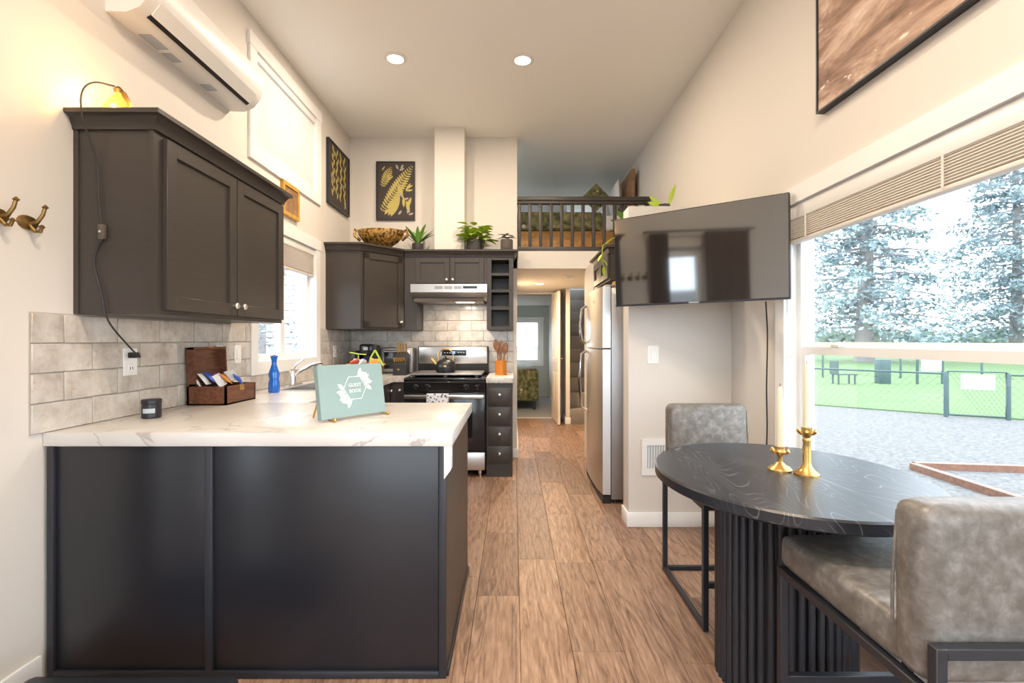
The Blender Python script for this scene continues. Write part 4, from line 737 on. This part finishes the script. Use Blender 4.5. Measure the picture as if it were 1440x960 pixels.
sx_, sy_ = 1.06, 3.45; sp = thing('succulent', 'flat-stemmed green cactus cutting on top of the partition wall', 'plant', (sx_, sy_, 2.2)); pot(sp, sx_, sy_, 2.2, .04, .03, 'pot_dark')
for d, L, W_, o in (((-.7, 0, .5), .11, .03, (-.02, 0)), ((.35, 0, 1.2), .15, .032, (.03, 0)), ((-1, -.2, .15), .10, .028, (-.03, 0))): MB().leaf((sx_+o[0], sy_, 2.225), d, (0, 1, 0), L, W_, .12).build('leaf', 'leaf_bright', sp)
box('fridge_top_tin', 'yellow_plastic', None, .80, .88, 3.92, 3.98, 1.691, 1.752, bev=.005); tag(bpy.data.objects['fridge_top_tin'], 'small yellow tin on top of the refrigerator', 'tin')
bw_ = thing('carved_bowl', 'ornate carved gold bowl on the corner wall cabinet', 'bowl', (-1.33, 4.93, CTOP)); MB().lathe([(.09, 0), (.10, .015), (.17, .06), (.225, .13), (.23, .175), (.215, .175), (.16, .075), (.08, .03)], (-1.33, 4.93, CTOP), 32, 1, .62).build('bowl', 'carved_gold', bw_)
for s in (-1, 1): MB().tube([(-1.33+s*.215, 4.93, CTOP+.16), (-1.33+s*.26, 4.93, CTOP+.19), (-1.33+s*.265, 4.93, CTOP+.13), (-1.33+s*.21, 4.93, CTOP+.08)], .016, 8).build('handle', 'carved_gold', bw_)
tag(MB().lathe([(.004, 0), (.03, .012), (.04, .04), (.03, .068), (.004, .08)], (-1.22, 4.93, CTOP+.125), 16).build('green_fruit', 'leaf_green'), 'green ball-shaped fruit inside the carved bowl', 'fruit')

# ------------------------------------------------------------------ loft
rl = thing('loft_railing', 'dark wooden loft railing with square balusters', 'railing', (.76, 5.38, 2.25))
MB().box(.04, 1.495, 5.36, 5.42, 2.77, 2.80, .004).box(.04, 1.495, 5.345, 5.435, 2.80, 2.845, .006).build('top_rail', 'cabinet', rl); box('bottom_rail', 'cabinet', rl, .04, 1.495, 5.36, 5.42, 2.25, 2.30, bev=.004)
for i in range(13):
    xx = .065+i*.1165
    if xx < 1.48: box('baluster', 'cabinet', rl, xx-.018, xx+.018, 5.372, 5.408, 2.30, 2.77, bev=.002)
lb_ = thing('loft_bed', 'loft bed with floral quilt over a golden wood frame', 'bed', (.45, 6.6, 2.25))
box('frame', 'bed_wood', lb_, -.5, 1.40, 5.95, 7.35, 2.40, 2.60, bev=.006); MB().box(-.45, -.38, 6.0, 6.07, 2.25, 2.40).box(1.3, 1.37, 6.0, 6.07, 2.25, 2.40).box(-.45, -.38, 7.2, 7.27, 2.25, 2.40).box(1.3, 1.37, 7.2, 7.27, 2.25, 2.40).build('feet', 'black_matte', lb_); box('mattress', 'linen', lb_, -.48, 1.39, 5.97, 7.33, 2.60, 2.80, bev=.03); MB().box(-.5, 1.08, 5.94, 7.36, 2.605, 2.835, .03, 3).build('quilt', 'floral_quilt', lb_)
MB().box(1.405, 1.45, 5.84, 7.40, 2.25, 3.32, .006).build('headboard', 'headboard_wood', lb_)
def pillow(label, loc, rot, w_, h_, t_, m, name='pillow'):
    n = 10; rs = []
    for k in range(n+1):
        v = k/n; rs.append([(w_*(j/n-.5), t_*.5*(math.sin(PI*j/n)*math.sin(PI*v))**.5+.002, h_*(v-.5)) for j in range(n+1)]+[(w_*(j/n-.5), -t_*.5*(math.sin(PI*j/n)*math.sin(PI*v))**.5-.002, h_*(v-.5)) for j in range(n, -1, -1)])
    o = MB().rings(rs).build(name, m, None); o.location = loc; o.rotation_euler = rot; return tag(o, label, 'pillow')
pillow('white pillow leaning on the loft headboard', (1.31, 6.3, 2.95), (0, .2, PI/2), .5, .30, .14, 'linen'); pillow('floral pointed cushion standing on the loft bed', (.96, 6.25, 3.0), (0, PI/4, 0), .26, .26, .12, 'floral_quilt')
# stairs (carpeted) and hall door
st = struct(MB().box(.86, 1.5, 7.45, 7.46, 0, .01).build('stairs', 'carpet'))
for i in range(10): z = .225*(i+1); MB().box(.86, RX, 7.47+.22*i, 7.47+.22*(i+1)+.02, 0 if i < 1 else z-.225, z, .012, 2).build('step', 'carpet', st)
dl_ = thing('hall_door', 'cream panelled door standing open in the hall', 'door', (.64, 8.02, 0), math.atan2(-.66, .045))
MB().box(0, .66, -.018, .018, .01, 2.02, .002, 1).build('leaf', 'door_paint', dl_, world=False)
for a, b in ((.09, .30), (.36, .57)):
    for c, d in ((.16, .78), (.92, 1.52), (1.62, 1.9)):
        for sy in (-1, 1): MB().box(a, b, sy*.018-.004, sy*.018+.004, c, d, .004, 1).build('panel', 'door_paint', dl_, world=False)
for sy in (-1, 1): MB().tube([(.60, sy*.018, 1.0), (.60, sy*.06, 1.0), (.52, sy*.062, 1.0)], .010, 8).build('handle', 'knob_metal', dl_, world=False)
# bedroom
bb = thing('bedroom_bed', 'bed with floral quilt in the room beyond hall', 'bed', (-.4, 9.95, 0)); box('frame', 'black_metal', bb, -1.3, .42, 9.0, 10.95, .22, .30, bev=.01)
for xx in (-1.25, .36): 
    for yy in (9.02, 10.88): box('leg', 'black_metal', bb, xx, xx+.05, yy, yy+.05, 0, .22)
box('mattress', 'linen', bb, -1.3, .42, 9.0, 10.95, .30, .70, bev=.05); MB().box(-1.34, .46, 8.95, 10.3, .16, .74, .06, 4).build('quilt', 'floral_quilt', bb)

# ------------------------------------------------------------------ ottoman by the peninsula
ot = thing('ottoman', 'low black padded ottoman in front of the peninsula', 'ottoman', (-1.2, 1.36, 0)); MB().box(-1.53, -.86, 1.12, 1.56, .05, .225, .03, 4).build('cushion', 'candle_jar', ot); MB().box(-1.50, -.89, 1.15, 1.53, 0, .05).build('base', 'black_matte', ot)
MB().tube([(-1.505, 1.53, .22), (-.885, 1.53, .22)], .004, 6).build('piping', 'black_matte', ot)

# ------------------------------------------------------------------ outdoors
GZ = -.5
struct(MB().box(-90, 90, -60, 140, GZ-.2, GZ).build('ground', 'gravel')); 
lawn = struct(MB().prism([(5.2, 15.5), (7.5, 14.0), (10.4, 11.5), (14, 9.2), (30, 3), (110, 30), (110, 138), (4.5, 138), (4.5, 22)], 'z', GZ-.1, GZ+.03).build('lawn', 'grass'))
for pts, lb in ((((5.5, 6.75), (5.46, 4.2)), 'reddish landscape timber running towards the window wall'), (((5.56, 6.8), (9.4, 6.25)), 'reddish landscape timber crossing gravel parallel to the fence')):
    (ax, ay), (bx_, by_) = pts; d = Vector((bx_-ax, by_-ay, 0)); n_ = Vector((-d.y, d.x, 0)).normalized()*.05; m = MB(); m.prism([(ax+n_.x, ay+n_.y), (bx_+n_.x, by_+n_.y), (bx_-n_.x, by_-n_.y), (ax-n_.x, ay-n_.y)], 'z', GZ, GZ+.09); tag(m.build('landscape_timber', 'timber'), lb, 'timber')
def fence(label, P0, P1, n, h, gate=None):
    P0, P1 = Vector((*P0, GZ)), Vector((*P1, GZ)); r = thing('chain_link_fence', label, 'fence', P0); d = (P1-P0); L = d.length
    for i in range(n+1): p = P0.lerp(P1, i/n); MB().lathe([(.045, 0), (.045, h), (.02, h+.05)], p, 10).build('post', 'post_green', r)
    MB().tube([P0+Vector((0, 0, h)), P1+Vector((0, 0, h))], .022, 8).build('top_rail', 'post_green', r); m = MB(); sp_ = .17; k = int(L/sp_); u = d.normalized()
    for i in range(-int(h/sp_), k):
        for sg in (0, 1):
            a0 = max(0, i*sp_); z_a = (a0-i*sp_); a1 = min(L, i*sp_+h); z_b = a1-i*sp_
            if a1 <= a0: continue
            if sg: z_a, z_b = h-z_a, h-z_b
            a = P0+u*a0+Vector((0, 0, max(.0, z_a))); b = P0+u*a1+Vector((0, 0, max(0, z_b))); m.tube([a, b], .0025, 3)
    o = m.build('wire_mesh', 'post_green', r, smooth=False); o['kind'] = 'stuff'; return r
fence('low chain-link fence running along the lawn edge to the gate', (6.2, 16.0), (10.05, 11.4), 2, 1.0); fence('chain-link fence continuing past the gate', (11.0, 10.9), (16.0, 8.0), 2, 1.0); fence('distant chain-link fence across the lawn behind bench', (8, 24), (34, 20), 8, 1.2)
gt = thing('fence_gate', 'chain-link gate with white sign at the lawn edge', 'gate', (10.5, 11.15, GZ)); A, B = Vector((10.08, 11.38, GZ+.06)), Vector((10.97, 10.92, GZ+.06)); up = Vector((0, 0, 1.0))
MB().tube([A, B, B+up, A+up, A], .022, 8).build('frame', 'post_green', gt); m = MB()
for i in range(12):
    t = i/12; m.tube([A.lerp(B, t), A.lerp(B, min(1, t+.6))+up*min(1, (min(1, t+.6)-t)/.6)], .0025, 3).tube([A.lerp(B, t)+up, A.lerp(B, min(1, t+.6))+up*(1-min(1, (min(1, t+.6)-t)/.6))], .0025, 3)
o = m.build('wire_mesh', 'post_green', gt, smooth=False); o['kind'] = 'stuff'
sgn = MB(); c0 = A.lerp(B, .22)+Vector((-.02, -.04, .60)); c1_ = A.lerp(B, .80)+Vector((-.02, -.04, .60)); sgn.add([c0, c1_, c1_+Vector((0, 0, .34)), c0+Vector((0, 0, .34)), c0+Vector((.01, .02, 0)), c1_+Vector((.01, .02, 0)), c1_+Vector((.01, .02, .34)), c0+Vector((.01, .02, .34))], [(0, 1, 2, 3), (7, 6, 5, 4), (0, 4, 5, 1), (1, 5, 6, 2), (2, 6, 7, 3), (3, 7, 4, 0)]); sgn.build('sign_board', 'sign_white', gt)
for X_, Y_ in ((16.2, 20), (17.2, 19.8)): pass
sg2 = thing('park_sign', 'white sign board on two posts across the lawn', 'sign', (16.6, 19.5, GZ))
for xx in (16.05, 17.05): MB().lathe([(.05, 0), (.05, 1.25)], (xx, 19.5, GZ), 8).build('post', 'post_green', sg2)
box('sign_board', 'sign_white', sg2, 16.15, 16.95, 19.42, 19.45, GZ+.55, GZ+1.0)
bn = thing('park_bench', 'small dark bench standing on the lawn', 'bench', (13.1, 19.5, GZ))
for a in ((12.75, 13.55, 19.3, 19.75, .40, .45), (12.72, 12.80, 19.3, 19.75, .45, .95)): MB().box(a[0], a[1], a[2], a[3], GZ+a[4], GZ+a[5]).build('board', 'post_green', bn)
for xx in (12.8, 13.45):
    for yy in (19.33, 19.68): box('leg', 'post_green', bn, xx, xx+.05, yy, yy+.05, GZ, GZ+.40)
tag(MB().box(14.7, 15.1, 19.6, 20.0, GZ, GZ+1.0, .03).build('litter_bin', 'post_green'), 'dark square litter bin beside the park sign', 'bin')
def tree(label, X, Y, H, R, trunk, seed, n=20000):
    random.seed(seed); t = thing('conifer_tree', label, 'tree', (X, Y, GZ), 0, 'trees outside the house'); MB().tube([(X, Y, GZ), (X+.2, Y, GZ+H*.4), (X, Y+.1, GZ+H)], trunk, 10, trunk*.25).build('trunk', 'bark', t); br = MB(); fo = MB()
    for i in range(90):
        z = H*(.10+.86*i/90); a = i*2.4; rr = R*(1-.65*i/90)*random.uniform(.65, 1.1); e = Vector((X+rr*math.cos(a), Y+rr*math.sin(a), GZ+z-rr*.12)); s_ = Vector((X, Y, GZ+z)); br.tube([s_, s_.lerp(e, .5)+Vector((0, 0, .3)), e], trunk*.16, 5, .02)
        for k in range(n//90):
            q = random.random()**.7; p = s_.lerp(e, q)+Vector((random.gauss(0, .13), random.gauss(0, .13), random.gauss(-.08, .10)))*rr*.55; sz = random.uniform(.08, .20)*H/18; d1 = Vector((random.gauss(0, 1), random.gauss(0, 1), random.gauss(0, .5))).normalized()*sz; d2 = Vector((random.gauss(0, 1), random.gauss(0, 1), random.gauss(0, 1))).normalized()*sz*.6
            fo.add([p-d1, p+d2, p+d1, p-d2], [(0, 1, 2, 3)])
    br.build('branches', 'bark', t)['kind'] = 'stuff'; o = fo.build('foliage', 'foliage', t, smooth=False); o['kind'] = 'stuff'
tree('tall conifer with thick trunk beyond the fence', 28.6, 40, 26, 7.5, .75, 1); tree('broad conifer to the side of thick-trunked tree', 45, 44, 24, 7.5, .5, 2); tree('distant conifer at the lawn far edge', 60, 40, 22, 7, .5, 3); tree('conifer behind the fence gate', 40, 28, 20, 6.5, .45, 8)
tree('conifer outside the sink window', -14, 27, 15, 5, .35, 4, 3500); tree('conifer outside left of the glazed door', -16, 12, 14, 4.5, .35, 6, 3000)
hg = MB(); random.seed(9)
for i in range(1500):
    p = Vector((random.uniform(12, 100), 62+random.uniform(-3, 3), GZ+random.uniform(0, 2.6))); sz = random.uniform(.3, .9); a = random.uniform(0, PI); hg.add([p+Vector((sz*math.cos(a), sz*math.sin(a), 0)), p+Vector((0, 0, sz)), p-Vector((sz*math.cos(a), sz*math.sin(a), 0)), p-Vector((0, 0, sz))], [(0, 1, 2, 3)])
o = tag(hg.build('hedge', 'far_green', smooth=False), 'long pale green hedge at the far side of the lawn', 'hedge'); o['kind'] = 'stuff'
